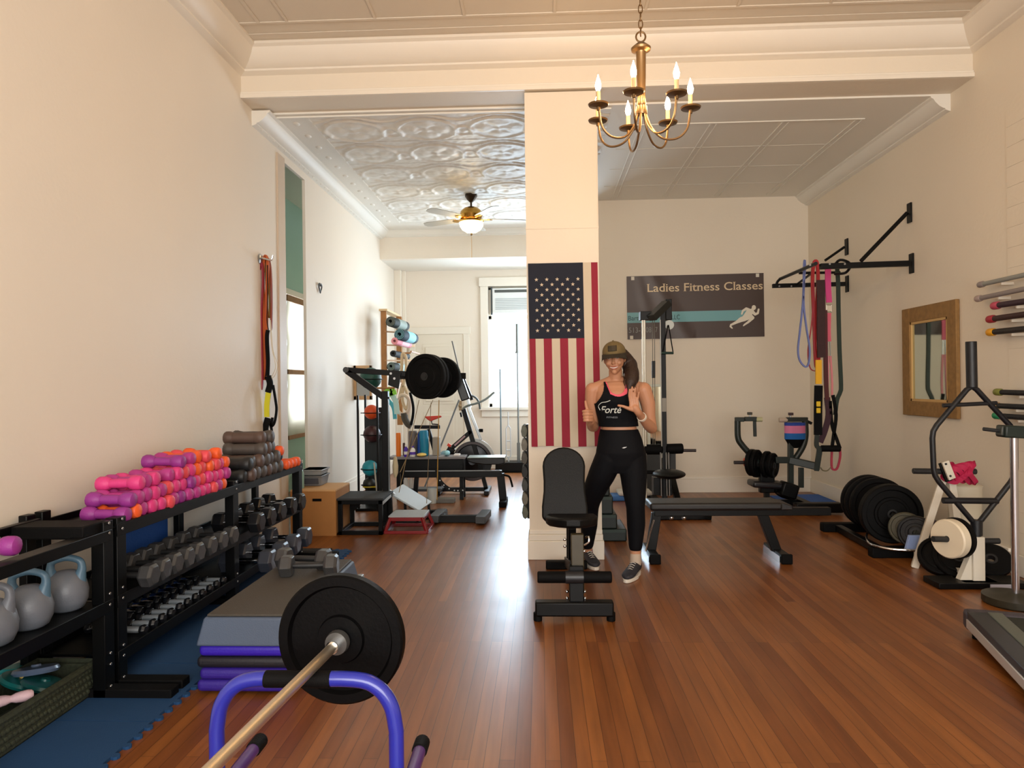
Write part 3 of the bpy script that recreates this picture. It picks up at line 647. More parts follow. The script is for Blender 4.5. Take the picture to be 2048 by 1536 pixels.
B().lathe([(0,0),(.03,0),(.034,.01),(.034,.14),(.02,.18),(.012,.2),(.012,.24),(0,.24)], Matrix.Translation(V((-2.3,6.58,.431))), 20).out('body', mat('#a9cfc4',.15,trans=.4), t)
B().box((-2.33,6.57,.665),(-2.28,6.59,.70)).out('trigger', WHT, t, bev=.004)

# black open frame plyo box
t = T('plyo_box', 'black open frame steel plyo box with rubber top', 'plyo box', (-1.7,6.7,0))
x0,x1,y0,y1,z1 = -1.92,-1.50,6.50,6.95,.345; s = .038
B().box((x0-.01,y0-.01,z1-.02),(x1+.01,y1+.01,z1)).out('top', mat('#26282a',.75,bump=.8,bs=150), t, bev=.004)
b = B()
for x in (x0+s/2,x1-s/2):
    for y in (y0+s/2,y1-s/2): b.bar((x,y,0),(x,y,z1-.02),s)
for z in (s/2,z1-.02-s/2):
    b.bar((x0,y0+s/2,z),(x1,y0+s/2,z),s); b.bar((x0,y1-s/2,z),(x1,y1-s/2,z),s); b.bar((x0+s/2,y0,z),(x0+s/2,y1,z),s); b.bar((x1-s/2,y0,z),(x1-s/2,y1,z),s)
b.out('frame', BLK, t, bev=.003)
b = B(); b.prism([(x0+.04,.32),(x0+.16,.32),(x0+.1,.2),(x0+.04,.15)],.01,Matrix(((1,0,0,0),(0,0,1,y1-.06),(0,1,0,0),(0,0,0,1)))); b.prism([(x1-.04,.32),(x1-.18,.32),(x1-.12,.22),(x1-.04,.12)],.01,Matrix(((1,0,0,0),(0,0,1,y1-.08),(0,1,0,0),(0,0,0,1)))); b.out('gusset', BLK, t)
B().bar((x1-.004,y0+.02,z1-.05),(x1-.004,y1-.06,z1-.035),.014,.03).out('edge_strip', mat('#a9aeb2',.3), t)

# red plyo step
t = T('plyo_step', 'low red steel plyo step with silver grey top', 'plyo box', (-1.29,6.7,0))
RED = mat('#7d1219',.35,coat=.3); x0,x1,y0,y1,z1 = -1.49,-1.09,6.55,6.92,.165
B().box((x0+.03,y0+.02,z1-.016),(x1-.03,y1-.02,z1)).out('top', mat('#a6adb1',.45,bump=.3,bs=200), t, bev=.004)
b = B()
for x, sx in ((x0,1),(x1,-1)):
    for y, sy in ((y0,1),(y1,-1)): b.bar((x,y,.012),(x+sx*.05,y+sy*.03,z1-.016),.028)
b.bar((x0,y0,.014),(x1,y0,.014),.028); b.bar((x0,y1,.014),(x1,y1,.014),.028); b.bar((x0,y0,.014),(x0,y1,.014),.028); b.bar((x1,y0,.014),(x1,y1,.014),.028)
b.box((x0+.03,y0+.02,z1-.05),(x1-.03,y0+.03,z1-.016)); b.box((x0+.03,y1-.03,z1-.05),(x1-.03,y1-.02,z1-.016)); b.box((x0+.03,y0+.02,z1-.05),(x0+.04,y1-.02,z1-.016)); b.box((x1-.04,y0+.02,z1-.05),(x1-.03,y1-.02,z1-.016))
b.out('frame', RED, t, bev=.003)

# silver slant board
t = T('slant_board', 'silver grey slant board tilted behind the red plyo step', 'slant board', (-1.36,7.1,0))
A = D(777,985,7.0); Bp = D(839,1021,6.98); C_ = D(864,1003,7.3); D_ = D(806,968,7.32)
nrm = (Bp-A).cross(D_-A).normalized(); nrm = nrm if nrm.z > 0 else -nrm
b = B(); q = [A,Bp,C_,D_]; b.add(q+[p-nrm*.018 for p in q], [(0,1,2,3),(7,6,5,4),(0,4,5,1),(1,5,6,2),(2,6,7,3),(3,7,4,0)]); b.out('board', mat('#a9b2b6',.42,bump=.3,bs=250), t, bev=.003)
b = B(); o = nrm*.03
b.bar(A-o+V((.03,.02,0)), V((A.x+.03,A.y+.02,0)), .025); b.bar(D_-o+V((.03,-.02,0)), V((D_.x+.03,D_.y-.02,0)), .025); b.bar(V((A.x+.02,A.y+.02,.014)), V((Bp.x+.02,Bp.y+.02,.014)), .028); b.bar(V((D_.x+.02,D_.y-.02,.014)), V((C_.x,C_.y-.02,.014)), .028)
b.bar(Bp-o+V((-.02,.02,0)), V((Bp.x-.02,Bp.y+.02,0)), .025); b.bar(C_-o+V((-.02,-.02,0)), V((C_.x-.02,C_.y-.02,0)), .025)
b.out('frame', BLK, t, bev=.002)
B().bar(A+V((-.03,.02,.05)), A+V((.06,.02,-.02)), .03, .012).out('foot_stop', mat('#c9ced0',.35), t, bev=.002)

# ---------- plate loaded leverage machine ----------
YM = 7.0
t = T('leverage_machine', 'tall black plate loaded leverage machine with arms above the plyo boxes', 'weight machine', (-1.5,YM,0))
pb = D(772,900,YM); px_ = pb.x
B().bar((px_,YM,0),(px_,YM,D(770,792,YM).z+.05),.065,.075).out('upright', BLK, t, bev=.005)
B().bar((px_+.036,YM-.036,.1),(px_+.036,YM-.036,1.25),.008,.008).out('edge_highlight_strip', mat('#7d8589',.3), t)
a0 = D(694,740,YM); a1 = D(812,748,YM); a2 = D(776,800,YM)
B().bar(a0, a1, .05, .055).out('top_arm', BLK, t, bev=.004)
B().bar(a0+V((.0,0,-.01)), a2, .05, .06).out('brace', BLK, t, bev=.004)
B().rod(a0+V((0,-.05,0)), a0+V((0,.05,0)), .03, n=18).out('pivot', mat('#4a4b4d',.35,metal=.7), t, bev=.004)
b = B(); g = [D(778,746,YM-.05),D(802,746,YM-.05),D(797,778,YM-.05),D(776,770,YM-.05)]; b.add(g+[p+V((0,.02,0)) for p in g], [(0,1,2,3),(7,6,5,4),(0,4,5,1),(1,5,6,2),(2,6,7,3),(3,7,4,0)]); b.out('plate_bracket', BLK, t, bev=.002)
for q_ in (D(782,747,YM-.052), D(789,757,YM-.052)): B().rod(q_, q_+V((0,-.012,0)), .012, n=10).out('bolt', STEEL, t)
e0 = D(800,752,YM); e1 = D(930,752,7.35)
B().bar(e0, e1, .055, .065).out('lever_arm', BLK, t, bev=.004)
f0 = D(915,752,7.35); f1 = D(932,800,7.35); B().bar(f0, f1, .11, .09).out('arm_housing', mat('#0e1618',.4), t, bev=.012)
B().bar(D(802,765,YM-.06), D(794,796,YM-.06), .012).out('link', CHR, t)
# base
zb = .04; bs = D(870,1030,7.08)
B().bar((-1.10,7.08,zb),(-.60,7.08,zb),.07,.07).out('base_beam', BLK, t, bev=.004)
for px0 in (868, 962):
    q0 = GZ(px0, 1040, .0); yb = 6.9 if px0 > 900 else 6.96
    xx = D(px0, 1030, 7.0).x
    B().bar((xx,yb,.055),(xx+.03,yb+.42,.055),.1,.07).out('foot', mat('#3b3d3f',.5,bump=.3,bs=120), t, bev=.006)
B().bar((-1.55,7.0,.03),(-1.55,7.5,.03),.07,.06).out('rear_foot', BLK, t, bev=.004)
B().bar((-1.52,7.46,.03),(-1.02,7.46,.03),.07,.06).out('rear_beam', BLK, t, bev=.004); B().bar((-1.05,7.08,.03),(-1.05,7.46,.03),.07,.06).out('side_beam', BLK, t, bev=.004)
# plates on it
def bumper(name, label, c, d, R, th, m, n=48, group=None, hub=.11):
    t = T(name, label, 'weight plate', tuple(V(c)), 0, group); h = th/2
    pr = [(.026,-h),(hub,-h),(hub+.006,-h*.82),(R*.56,-h*.82),(R*.58,-h*.6),(R*.80,-h*.6),(R*.84,-h),(R-.008,-h),(R,-h+.008),(R,h-.008),(R-.008,h),(R*.84,h),(R*.80,h*.6),(R*.58,h*.6),(R*.56,h*.82),(hub+.006,h*.82),(hub,h),(.026,h),(.026,-h)]
    B().lathe(pr, axm(c, d), n).out('disc', m, t, ang=30)
    B().lathe([(.0255,-h-.002),(.04,-h-.002),(.04,h+.002),(.0255,h+.002),(.0255,-h-.002)], axm(c, d), 24).out('bore_ring', IRON, t)
    return t
pd = (D(897,755,7.3)-D(850,752,6.86)).normalized()
c1 = D(851,753,6.92); c2 = c1+pd*.14; c3 = c1+pd*.34
bumper('weight_plate', 'large black bumper plate, front one on the leverage machine', c1, pd, .226, .05, RUB)
bumper('weight_plate', 'large black bumper plate, middle one on the leverage machine', c1+pd*.062, pd, .226, .05, RUB)
bumper('weight_plate', 'large black bumper plate, rear one on the leverage machine', c3, pd, .21, .05, RUB)
B().rod(c1-pd*.03, c3+pd*.06, .024, n=20).out('plate_sleeve', IRON, t)
# hanging cables of the machine
b = None
for i, (a, c) in enumerate((((838,800),(798,985)),((866,800),(800,945)))):
    p0 = D(a[0],a[1],7.2); p1 = D(c[0],c[1],7.05)
    B().tube([p0,(p0+p1)/2,p1], .0035, 6).out('cable', mat('#8d7650',.7), t)
for a, c in (((862,805),(853,1010)),((878,800),(874,1000))):
    p0 = D(a[0],a[1],7.25); p1 = D(c[0],c[1],7.2); B().tube([p0,p1], .003 if a[0] < 870 else .0045, 6).out('cable', mat('#a87f2c' if a[0] > 870 else '#7d6a4a',.7), t)
B().lathe([(0,0),(.01,.0),(.028,.05),(.03,.12),(.018,.2),(0,.22)], Matrix.Translation(D(791,955,7.05)), 12).out('cable_grip', mat('#b5a888',.7), t)

# ---------- ball tower ----------
YT = 7.9
t = T('ball_rack', 'narrow black upright ball rack by the left wall corner', 'rack', (-1.9,YT,0))
xa = D(722,900,YT).x; xb = D(764,900,YT).x; zt_ = D(740,790,YT).z
for x in (xa, xb-.02):
    for y in (YT-.12, YT+.22): B().bar((x,y,0),(x,y,zt_),.022).out('post', BLK, t, bev=.002)
B().box((xa-.03,YT-.17,0),(xb+.03,YT+.27,.03)).out('base', BLK, t, bev=.004)
B().box((xa,YT+.2,.03),(xb,YT+.22,zt_-.15)).out('back_panel', mat('#0b1518',.6), t)
BALLS = [(743,824,.083,'#d9501c','orange medicine ball, third from the top of the ball rack'),(744,868,.098,'#3a1a1e','dark red marbled medicine ball on the ball rack'),(740,936,.09,'#178a9a','teal medicine ball on the ball rack'),(739,968,.075,'#1c1d18','black ball with yellow stripe, lowest on the ball rack'),(741,757,.125,'#0c4a40','dark green medicine ball, topmost on the ball rack')]
for i, (px, py, R, c, s) in enumerate(BALLS):
    p = D(px, py, YT+.02)
    t2 = T('medicine_ball', s, 'ball', tuple(p))
    B().sph(p, R, 28).out('shell', mat(c,.45,bump=.4,bs=180,var=.5 if i == 1 else .08,vs=14 if i == 1 else 4), t2)
    if i == 3: B().lathe([(R*.98,-.012),(R*1.02,-.012),(R*1.02,.012),(R*.98,.012)], axm(p+V((0,0,-.03)),(0,.15,1)), 28).out('stripe', mat('#c9b11a',.5), t2)
    B().tube([p+V(((R+.012)*math.cos(a),(R+.012)*math.sin(a),-.01)) for a in [2*PI*k/24 for k in range(24)]], .006, 6, closed=True).out('ring_holder', BLK, t)
    B().bar(p+V((-R-.01,0,-.01)),(xa,YT-.0,p.z-.01),.01).out('ring_arm', BLK, t)
for i, (px, c, s) in enumerate(((750,'#b9b6a8','pale grey straight rod leaning in the ball rack base'),(762,'#8f9496','steel rod leaning behind the pale rod in the ball rack'))):
    p0 = D(px+4,985,YT-.1); p1 = D(px-2+10*i,925,YT-.08); tag(B().rod(p0,p1,.009,n=8).out('exercise_rod', mat(c,.4)), s, 'rod')
# framed board on left wall
p = D(711,760,8.2)
t = T('framed_panel', 'small wooden framed grey panel on the left wall behind the machine arm', 'frame', (-2.27,8.9,1.2))
WD = mat('#c9a377',.6,var=.15,vs=14); x0, x1, z0, z1 = -2.398, -2.17, 1.22, 1.66
for a, c in (((x0,z0),(x0+.03,z1)),((x1-.025,z0),(x1,z1)),((x0,z1-.06),(x1,z1)),((x0,z0),(x1,z0+.05))): B().box((a[0],8.88,a[1]),(c[0],8.93,c[1])).out('frame_board', WD, t, bev=.002)
B().box((x0+.01,8.905,z0+.02),(x1-.01,8.92,z1-.02)).out('panel', mat('#a9b2b5',.6), t)

# ---------- yoga mat rack ----------
YR = 9.75
t = T('mat_rack', 'brown wooden mat rack board with pegs at the far left corner', 'mat rack', (-2.3,YR,1.0))
xa = D(762,700,YR).x; xb = D(773,700,YR).x; z0 = D(765,800,YR).z; z1 = D(765,622,YR).z
B().box((xa,YR,z0-.4),(xb,YR+.04,z1)).out('upright_board', WOOD, t, bev=.003)
B().bar(V((-2.36,YR,z1)),V((-2.36,YR+.9,z1)),.06,.03); B().box((xa-.02,YR-.02,z1),(xb+.02,YR+.9,z1+.03)).out('top_board', mat('#d8bd94',.6,var=.1,vs=20), t, bev=.003)
B().box((xb-.03,YR+.82,z0-.4),(xb+.05,YR+.88,z1)).out('far_board', WOOD, t, bev=.003)
for py in (660,687,718,742):
    q = D(778,py,YR); B().bar(q+V((-.06,0,-.02)), q+V((.22,.75,.0)), .03, .02).out('peg_bar', mat('#b98a55',.6,var=.2,vs=20), t, bev=.002)
MATS = [(781,643,.072,'#14201c','#8f9a92',.22,'black and sage rolled yoga mat, topmost on the mat rack'),(799,669,.078,'#0e2a3a','#8ecbd6',.24,'navy rolled mat with light blue end on the mat rack'),(789,682,.05,'#e08a96','#f0b7bd',.30,'pink rolled mat under the navy one on the mat rack'),(786,707,.045,'#20262a','#20262a',.2,'thin charcoal rolled mat on the mat rack'),(782,733,.062,'#0f1a18','#a9c2bd',.24,'black rolled mat, lowest on the mat rack')]
for px, py, R, c, c2, L, s in MATS:
    q = D(px, py, YR-.12); d = V((.13,.9,-.03)).normalized()
    t2 = T('rolled_yoga_mat', s, 'yoga mat', tuple(q), 0, 'rolled mats on the mat rack')
    B().lathe([(R*.45,0),(R*.97,0),(R,.006),(R,.6),(R*.96,.606),(R*.45,.606),(R*.45,0)], axm(q, d), 28).out('outer_roll', mat(c,.7,bump=.5,bs=200), t2)
    sp = [q+d*-.001+axm((0,0,0),d).to_3x3() @ V(((R*.95-R*.07*a)*math.cos(a*2), (R*.95-R*.07*a)*math.sin(a*2), 0)) for a in [k*.12 for k in range(80)]]
    B().tube(sp, R*.035, 5).out('spiral_edge', mat(c2,.7), t2)
    B().lathe([(R*1.01,.0),(R*1.03,.0),(R*1.03,.3),(R*1.01,.3)], axm(q+d*.2, d), 28).out('wrap', mat(c2,.7,bump=.3,bs=200), t2)
q = D(822,706,9.3); B().bar((q.x,9.3,q.z+.02),(q.x-.02,YR+.3,q.z+.02),.02).out('hanging_peg', WOOD, t); B().bar((q.x-.12,9.3,q.z),(q.x,9.3,q.z),.02).out('hanging_peg', WOOD, t)
B().rod((-2.399,9.0,D(776,776,9.0).z),(D(790,776,9.0).x,9.0,D(776,776,9.0).z),.012).out('wall_peg', WOOD, t)
# hoses, ropes hanging from the rack
def hang(name, label, cat, pts, r, m, n=6, closed=False, Y=None):
    b = B().tube(smooth_path(pts, n, closed), r, 10, closed=closed); return tag(b.out(name, m), label, cat)
Yh = 9.3
hang('rope_loop', 'beige rope loop hanging below the mat rack', 'rope', [D(805,708,Yh),D(812,716,Yh),D(812,745,Yh),D(806,775,Yh),D(805,800,Yh),D(812,818,Yh),D(817,806,Yh),D(814,785,Yh),D(806,772,Yh),D(800,790,Yh),D(799,770,Yh),D(803,740,Yh)], .022, mat('#c9b494',.8,bump=.8,bs=90), closed=True)
hang('foam_ring', 'pale beige foam ring hanging below the beige rope', 'ring', [D(806,802,Yh-.1)+V((.09*math.sin(a),0,-.13*math.cos(a)-.05)) for a in [2*PI*k/10 for k in range(10)]], .025, mat('#d8c2ae',.8), closed=True)
hang('black_hose', 'black tube hanging beside the beige rope behind the big plates', 'tube', [D(820,785,Yh-.2),D(826,810,Yh-.2),D(826,830,Yh-.2),D(822,850,Yh-.2)], .018, BLKM)
hang('dark_hose', 'grey brown padded tube hanging under the foam ring', 'tube', [D(808,826,Yh-.1),D(810,838,Yh-.1),D(816,848,Yh-.1),D(823,852,Yh-.1)], .045, mat('#4b443a',.8), n=4)
for i, (px, c, s) in enumerate(((782,'#8fd848','lime green exercise band hanging behind the machine upright'),(789,'#bde2dd','pale aqua exercise band hanging behind the machine upright'),(785,'#4fb4c6','turquoise exercise band hanging behind the machine upright'))):
    Y = 9.0; ya, yb_ = ((777,790),(786,828),(800,838))[i]
    pts = [D(px-9,ya,Y+.02*i),D(px-2,ya+8,Y+.02*i),D(px+3,(ya+yb_)/2,Y+.02*i),D(px+5,yb_,Y+.02*i)]
    tag(B().tube(smooth_path(pts,5), 0, flat=(.09-.02*i,.01)).out('exercise_band', mat(c,.6)), s, 'resistance band')

# ---------- storage shelf with odds and ends ----------
YS = 8.45
t = T('storage_shelf', 'low black storage shelf with grey top in the far left room', 'shelf', (-1.3,YS,0))
xa = D(776,920,YS).x; xb = D(930,920,YS).x; zt_ = D(850,914,YS).z; th = .075
B().box((xa,YS,zt_-.03),(xb,YS+.28,zt_)).out('top', mat('#7d7a7c',.45,bump=.2,bs=100), t, bev=.006)
B().box((xa+.1,YS+.02,D(0,940,YS).z-.01 if False else zt_-.2),(xb-.02,YS+.26,zt_-.03)).out('apron', BLK, t, bev=.01)
for x in (xa+.12, xb-.05):
    for y in (YS+.04, YS+.25): B().bar((x,y,0),(x,y,zt_-.1),.045).out('leg', BLK, t, bev=.003)
zl = D(850,948,YS).z-.02
B().box((xa+.08,YS+.04,.10),(xb-.3,YS+.26,.13)).out('lower_shelf', mat('#3c3f42',.5), t, bev=.003)
# things standing on it
def standing(px, py_top, wpx, name, label, cat, c, shape='cyl', dy=.2, lean=0.0, c2=None):
    Yo = YS+dy; s = 1400/Yo; x = D(px, 900, Yo).x; h = D(px, py_top, Yo).z-zt_; r = wpx/2/s; zb = zt_+.001
    t = T(name, label, cat, (x,Yo,zb))
    if shape == 'cyl': B().lathe([(0,0),(r*.92,0),(r,.01),(r,h-.02),(r*.9,h),(0,h)], axm((x,Yo,zb),(lean,0,1)), 20).out('body', mat(c,.5,bump=.2,bs=80), t)
    elif shape == 'bottle':
        B().lathe([(0,0),(r*.9,0),(r,.01),(r,h*.55),(r*.85,h*.7),(r*.4,h*.82),(r*.4,h*.9),(0,h*.9)], axm((x,Yo,zb),(0,0,1)), 20).out('body', mat(c,.35), t)
        B().lathe([(0,h*.86),(r*.5,h*.86),(r*.5,h),(0,h)], axm((x,Yo,zb),(0,0,1)), 16).out('cap', mat(c2 or '#e9e6e0',.4), t)
        B().lathe([(r*1.01,h*.2),(r*1.02,h*.2),(r*1.02,h*.45),(r*1.01,h*.45)], axm((x,Yo,zb),(0,0,1)), 20).out('label', mat(c2 or '#ffffff',.5), t)
    elif shape == 'box': B().box((x-r,Yo-.05,zb),(x+r,Yo+.07,zb+h)).out('body', mat(c,.6), t, bev=.006)
    elif shape == 'loaf': B().sph((x,Yo,zb+h/2), 1, 20, (r,.09,h/2)).out('body', mat(c,.7,bump=.5,bs=40,var=.15,vs=30), t)
    return t
standing(797,866,10,'foam_roller','bright orange foam roller standing on the shelf','roller','#f07c12','cyl',.1)
standing(808,886,5,'foam_roller','dark maroon roller standing beside the orange one','roller','#3a1a12','cyl',.2)
standing(812,890,9,'spray_bottle','purple bottle with white lower half on the shelf','bottle','#4a25a8','bottle',.04,c2='#f2efe9')
standing(825,892,12,'jug','white plastic jug on the shelf before the grey roller','jug','#efece8','bottle',.05,c2='#5a35b0')
standing(826,862,18,'foam_roller','wide grey foam roller standing at the back of the shelf','roller','#635c5b','cyl',.2)
standing(839,864,9,'foam_roller','cobalt blue slim roller standing beside the teal roller','roller','#2550a8','cyl',.22,.02)
standing(850,861,18,'foam_roller','teal blue thick roller standing in the middle of the shelf','roller','#1280a4','cyl',.16,-.05)
standing(873,874,14,'speaker_box','beige upright box at the right half of the shelf','box','#9c9486','box',.2)
standing(843,906,20,'towel_roll','folded yellow towel lying on the shelf','towel','#e6c66a','loaf',.05)
standing(914,908,12,'playing_block','small white block with red marks at shelf end','block','#e9e2df','box',.1)
standing(894,901,12,'small_ball','pale blue small ball at the right end of the shelf','ball','#8fc3cc','loaf',.12)
for i, (px, c) in enumerate(((812,'#e2ded6'),(823,'#e9e9e6'))):
    Yo = YS+.12; x = D(px,970,Yo).x
    tt = T('water_bottle', ('white bottle on the lower shelf, left of the pair','white bottle on the lower shelf, right of the pair')[i], 'bottle', (x,Yo,.13))
    B().lathe([(0,0),(.028,0),(.03,.01),(.03,.1),(.014,.13),(.014,.15),(0,.15)], axm((x,Yo,.131),(0,0,1)), 16).out('body', mat(c,.4), tt)
tag(B().lathe([(0,0),(.05,0),(.06,.17),(.055,.17),(.045,.01),(0,.01)], Matrix.Translation(V((D(866,975,8.3).x,8.25,.0))), 24).out('plastic_cup', mat('#c6ccc8',.4)), 'pale plastic tub on the floor under the black bench', 'cup')

# ---------- adjustable bench in front of the shelf ----------
YN = 8.0
t = T('adjustable_bench', 'black adjustable bench with white edged seat pad in the far left room', 'bench', (-.9,YN,0))
x0 = D(805,950,YN).x; x1 = D(1003,950,YN).x; zf = D(900,950,YN).z
B().bar((x0,YN+.1,zf),(x1,YN+.1,zf),.07,.075).out('frame_beam', BLK, t, bev=.005)
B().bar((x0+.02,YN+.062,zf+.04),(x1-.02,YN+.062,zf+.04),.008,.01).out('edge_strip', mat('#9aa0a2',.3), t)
q0 = D(1000,950,YN); q1 = D(1006,1005,YN)
B().bar((q0.x,YN+.1,zf),(q1.x,YN+.1,.03),.065,.085,up=(1,0,0)).out('leg', BLK, t, bev=.004)
B().bar((q1.x,YN-.1,.035),(q1.x,YN+.3,.035),.085,.06).out('foot', BLKM, t, bev=.006)
B().tube(smooth_path([D(1008,950,YN-.02),D(1018,953,YN-.02),D(1022,962,YN-.02),D(1025,974,YN-.02)],4), .012, 10).out('handle', BLKM, t)
B().bar((x0+.15,YN+.1,zf),(x0+.12,YN+.1,.03),.05).out('rear_leg', BLK, t, bev=.004)
B().bar((x0+.12,YN-.12,.04),(x0+.12,YN+.32,.04),.06,.05).out('rear_foot', BLK, t, bev=.004)
xs0 = D(935,925,YN).x; xs1 = D(1010,925,YN).x; zs = D(970,921,YN).z
b = B(); pts = [(0,0),(.06,-.025),(.2,-.045),(.36,-.045),(.42,-.03),(.42,.03),(0,.03)]
kx = (xs1-xs0)/.42; b.prism([(xs0+a*kx, zs+c) for a, c in pts], .28, Matrix(((1,0,0,0),(0,0,1,YN-.04),(0,1,0,0),(0,0,0,1)))); b.out('seat_pad', BLKG, t, bev=.01, seg=3)
B().box((xs0,YN-.035,zs+.03),(xs1,YN+.235,zs+.04)).out('seat_cover', mat('#9fb0ae',.3), t, bev=.004)
B().bar(((xs0+xs1)/2,YN+.1,zf),((xs0+xs1)/2+.03,YN+.1,zs-.04),.06).out('seat_post', BLK, t)
# curved selector arm with holes
pts = [D(px,py,YN+.02) for px,py in ((873,940),(878,957),(888,970),(902,979),(916,981),(929,980))]
B().tube(smooth_path(pts,4), 0, flat=(.035,.012)).out('selector_arc', BLK, t)
for q in [smooth_path(pts,4)[i] for i in (5,8,11,14,16,19)]: B().rod(q+V((0,-.008,0)), q+V((0,-.010,0)), .008, n=8).out('selector_hole', mat('#c9cfd0',.4), t)
tag(B().bar((D(842,980,8.15).x,8.3,.025),(D(906,980,8.15).x,8.3,.025),.14,.05).out('rubber_plate', mat('#6d6a64',.6,bump=.3,bs=120), None, bev=.005), 'flat grey footplate on the floor under the black bench', 'plate')

# ---------- exercise bike ----------
YK = 9.0
t = T('exercise_bike', 'black and silver spin bike with red saddle in the far left room', 'exercise bike', (-.9,YK,0))
def Q(px, py, dy=0.0): return D(px, py, YK+dy)
wc = Q(945,922); R = .255
B().lathe([(0,-.02),(.05,-.025),(.06,-.018),(R*.8,-.012),(R*.84,-.024),(R,-.024),(R,.024),(R*.84,.024),(R*.8,.012),(.06,.018),(.05,.025),(0,.02)], axm(wc,(0,1,0)), 48).out('flywheel', mat('#15161c',.3,metal=.4), t)
B().lathe([(R*.86,-.0255),(R*.97,-.0255),(R*.97,-.0245),(R*.86,-.0245)], axm(wc,(0,1,0)), 48).out('rim', mat('#3a2b2c',.3), t)
B().tube(smooth_path([wc+V((R*1.04*math.cos(a),0,R*1.04*math.sin(a))) for a in (.1,.5,.9,1.3,1.7)],4), 0, flat=(.06,.012)).out('fender', mat('#cfd6d8',.25), t)
B().bar(Q(927,818), Q(958,924), .05, .06).out('fork', BLK, t, bev=.006)
B().bar(Q(936,812,-.02), Q(962,880,-.02), .04, .035).out('silver_cover', mat('#c3cfd6',.18,metal=.6), t, bev=.006)
B().bar(Q(921,755), Q(940,815), .035, .035).out('handlebar_post', mat('#aab4b8',.2,metal=.8), t)
B().bar(Q(926,756,-.02), Q(944,800,-.02), .03, .04).out('post_cover', BLK, t)
B().bar(Q(943,862), Q(905,895), .05, .055).out('main_tube', BLK, t, bev=.006)
B().bar(Q(930,872,-.03), Q(909,891,-.03), .004, .022).out('decal', mat('#a9868c',.4), t)
B().bar(Q(905,895), Q(895,912), .09, .10).out('crank_case', BLKG, t, bev=.012)
B().bar(Q(900,888,-.04), Q(897,893,-.04), .03, .05).out('red_knob', mat('#e0401c',.4), t, bev=.006)
B().bar(Q(905,908), wc+V((0,.04,0)), .045, .05).out('chain_guard', BLK, t, bev=.008)
B().bar(Q(868,912), Q(905,905), .05, .06).out('rear_beam', BLK, t, bev=.004)
B().bar(Q(857,858), Q(872,912), .055, .045).out('seat_tube', BLK, t, bev=.004)
B().bar(Q(829,854), Q(880,854), .04, .045).out('slider', BLK, t, bev=.004)
B().tube([Q(863,842),Q(864,848),Q(876,849),Q(879,852)], .008, 8).out('seat_clamp', BLK, t)
b = B(); sp = [(848,833),(882,831),(884,834),(868,840),(861,843),(856,840)]
v0 = [Q(a,c,-.09) for a,c in sp]; v1 = [Q(a,c,.09) for a,c in sp]; n = len(sp); b.add(v0+v1, [tuple(range(n))[::-1], tuple(range(n,2*n))]+[(i,(i+1)%n,n+(i+1)%n,n+i) for i in range(n)]); b.out('saddle', mat('#c8331f',.45), t, bev=.012, seg=3)
hb = smooth_path([Q(925,818,-.12),Q(934,812,-.1),Q(955,806,0),(Q(972,798,.1)),Q(988,785,.2)],5)
B().tube(hb, .014, 10).out('handlebar', mat('#6d7a78',.4), t)
B().tube(smooth_path([Q(941,790,0),Q(952,796,.05),Q(958,806,.1),Q(960,818,.12)],5), .013, 10).out('handlebar', mat('#5d6a6c',.4), t)
B().bar(Q(921,825), Q(923,834), .035, .02).out('brake_knob', BLKM, t)
B().rod(Q(958,861,0), Q(966,861,0), .022, n=12).out('tension_knob', BLKM, t, bev=.004)
for px in (880,975): B().bar(V((Q(px,930).x,YK-.25,.035)), V((Q(px,930).x,YK+.25,.035)), .06, .05).out('foot_bar', BLK, t, bev=.005)
B().bar(V((Q(885,930).x,YK,.05)), V((Q(975,930).x,YK,.05)), .05, .05).out('base_tube', BLK, t)
B().bar(Q(872,912), V((Q(880,930).x,YK,.05)), .05).out('rear_strut', BLK, t); B().bar(Q(958,922), V((Q(972,930).x,YK,.05)), .05).out('front_strut', BLK, t)
B().rod(Q(893,905,-.05), Q(893,905,-.14), .012).out('crank', STEEL, t); B().sph(Q(890,907,-.16), .05, 16, (1.1,.6,.8)).out('pedal', mat('#8fb4c2',.4), t)
B().rod(Q(904,682), Q(922,757), .008).out('bar_behind', mat('#5b5f61',.4), t)  # stands for a separate bar behind the bike, joined on here
tag(B().rod(D(918,800,9.3), D(849,975,9.0), .011, n=10).out('leaning_rod', mat('#6a7074',.4)), 'slanting grey bar between the bike saddle and handlebar', 'rod')

# ---------- bars standing at the far wall ----------
YW = 11.2
t = T('bar_holder', 'low black block holding the upright barbells below the far window', 'bar holder', (-.3,YW,0))
xa = D(992,935,YW).x; xb = D(1075,935,YW).x
B().box((xa,YW-.15,0),(xb,YW+.2,D(1030,923,YW).z)).out('block', BLK, t, bev=.008)
B().box((xa-.02,YW-.17,0),(xb+.02,YW+.22,.03)).out('base', BLKM, t)
zb = D(1030,923,YW).z
def stand_bar(px, top, r, m, label, sleeve=0):
    x = D(px,800,YW).x; z1 = D(px,top,YW).z; t = T('standing_barbell', label, 'barbell', (x,YW,zb))
    B().rod((x,YW,zb),(x,YW,z1-sleeve), r).out('shaft', m, t)
    if sleeve:
        B().rod((x,YW,z1-sleeve),(x,YW,z1), r*1.9).out('sleeve', m, t); B().rod((x,YW,z1-sleeve-.02),(x,YW,z1-sleeve+.01), r*2.6).out('collar', m, t)
        B().rod((x,YW,zb),(x,YW,zb+.3), r*1.9).out('lower_sleeve', m, t)
stand_bar(1036,648,.014,mat('#7f8688',.3,metal=.8),'long steel barbell standing upright before the far window, thick sleeve on top',.45)
stand_bar(1001,738,.012,mat('#6d7f88',.3,metal=.8),'shorter thin steel bar standing upright left of the long barbell')
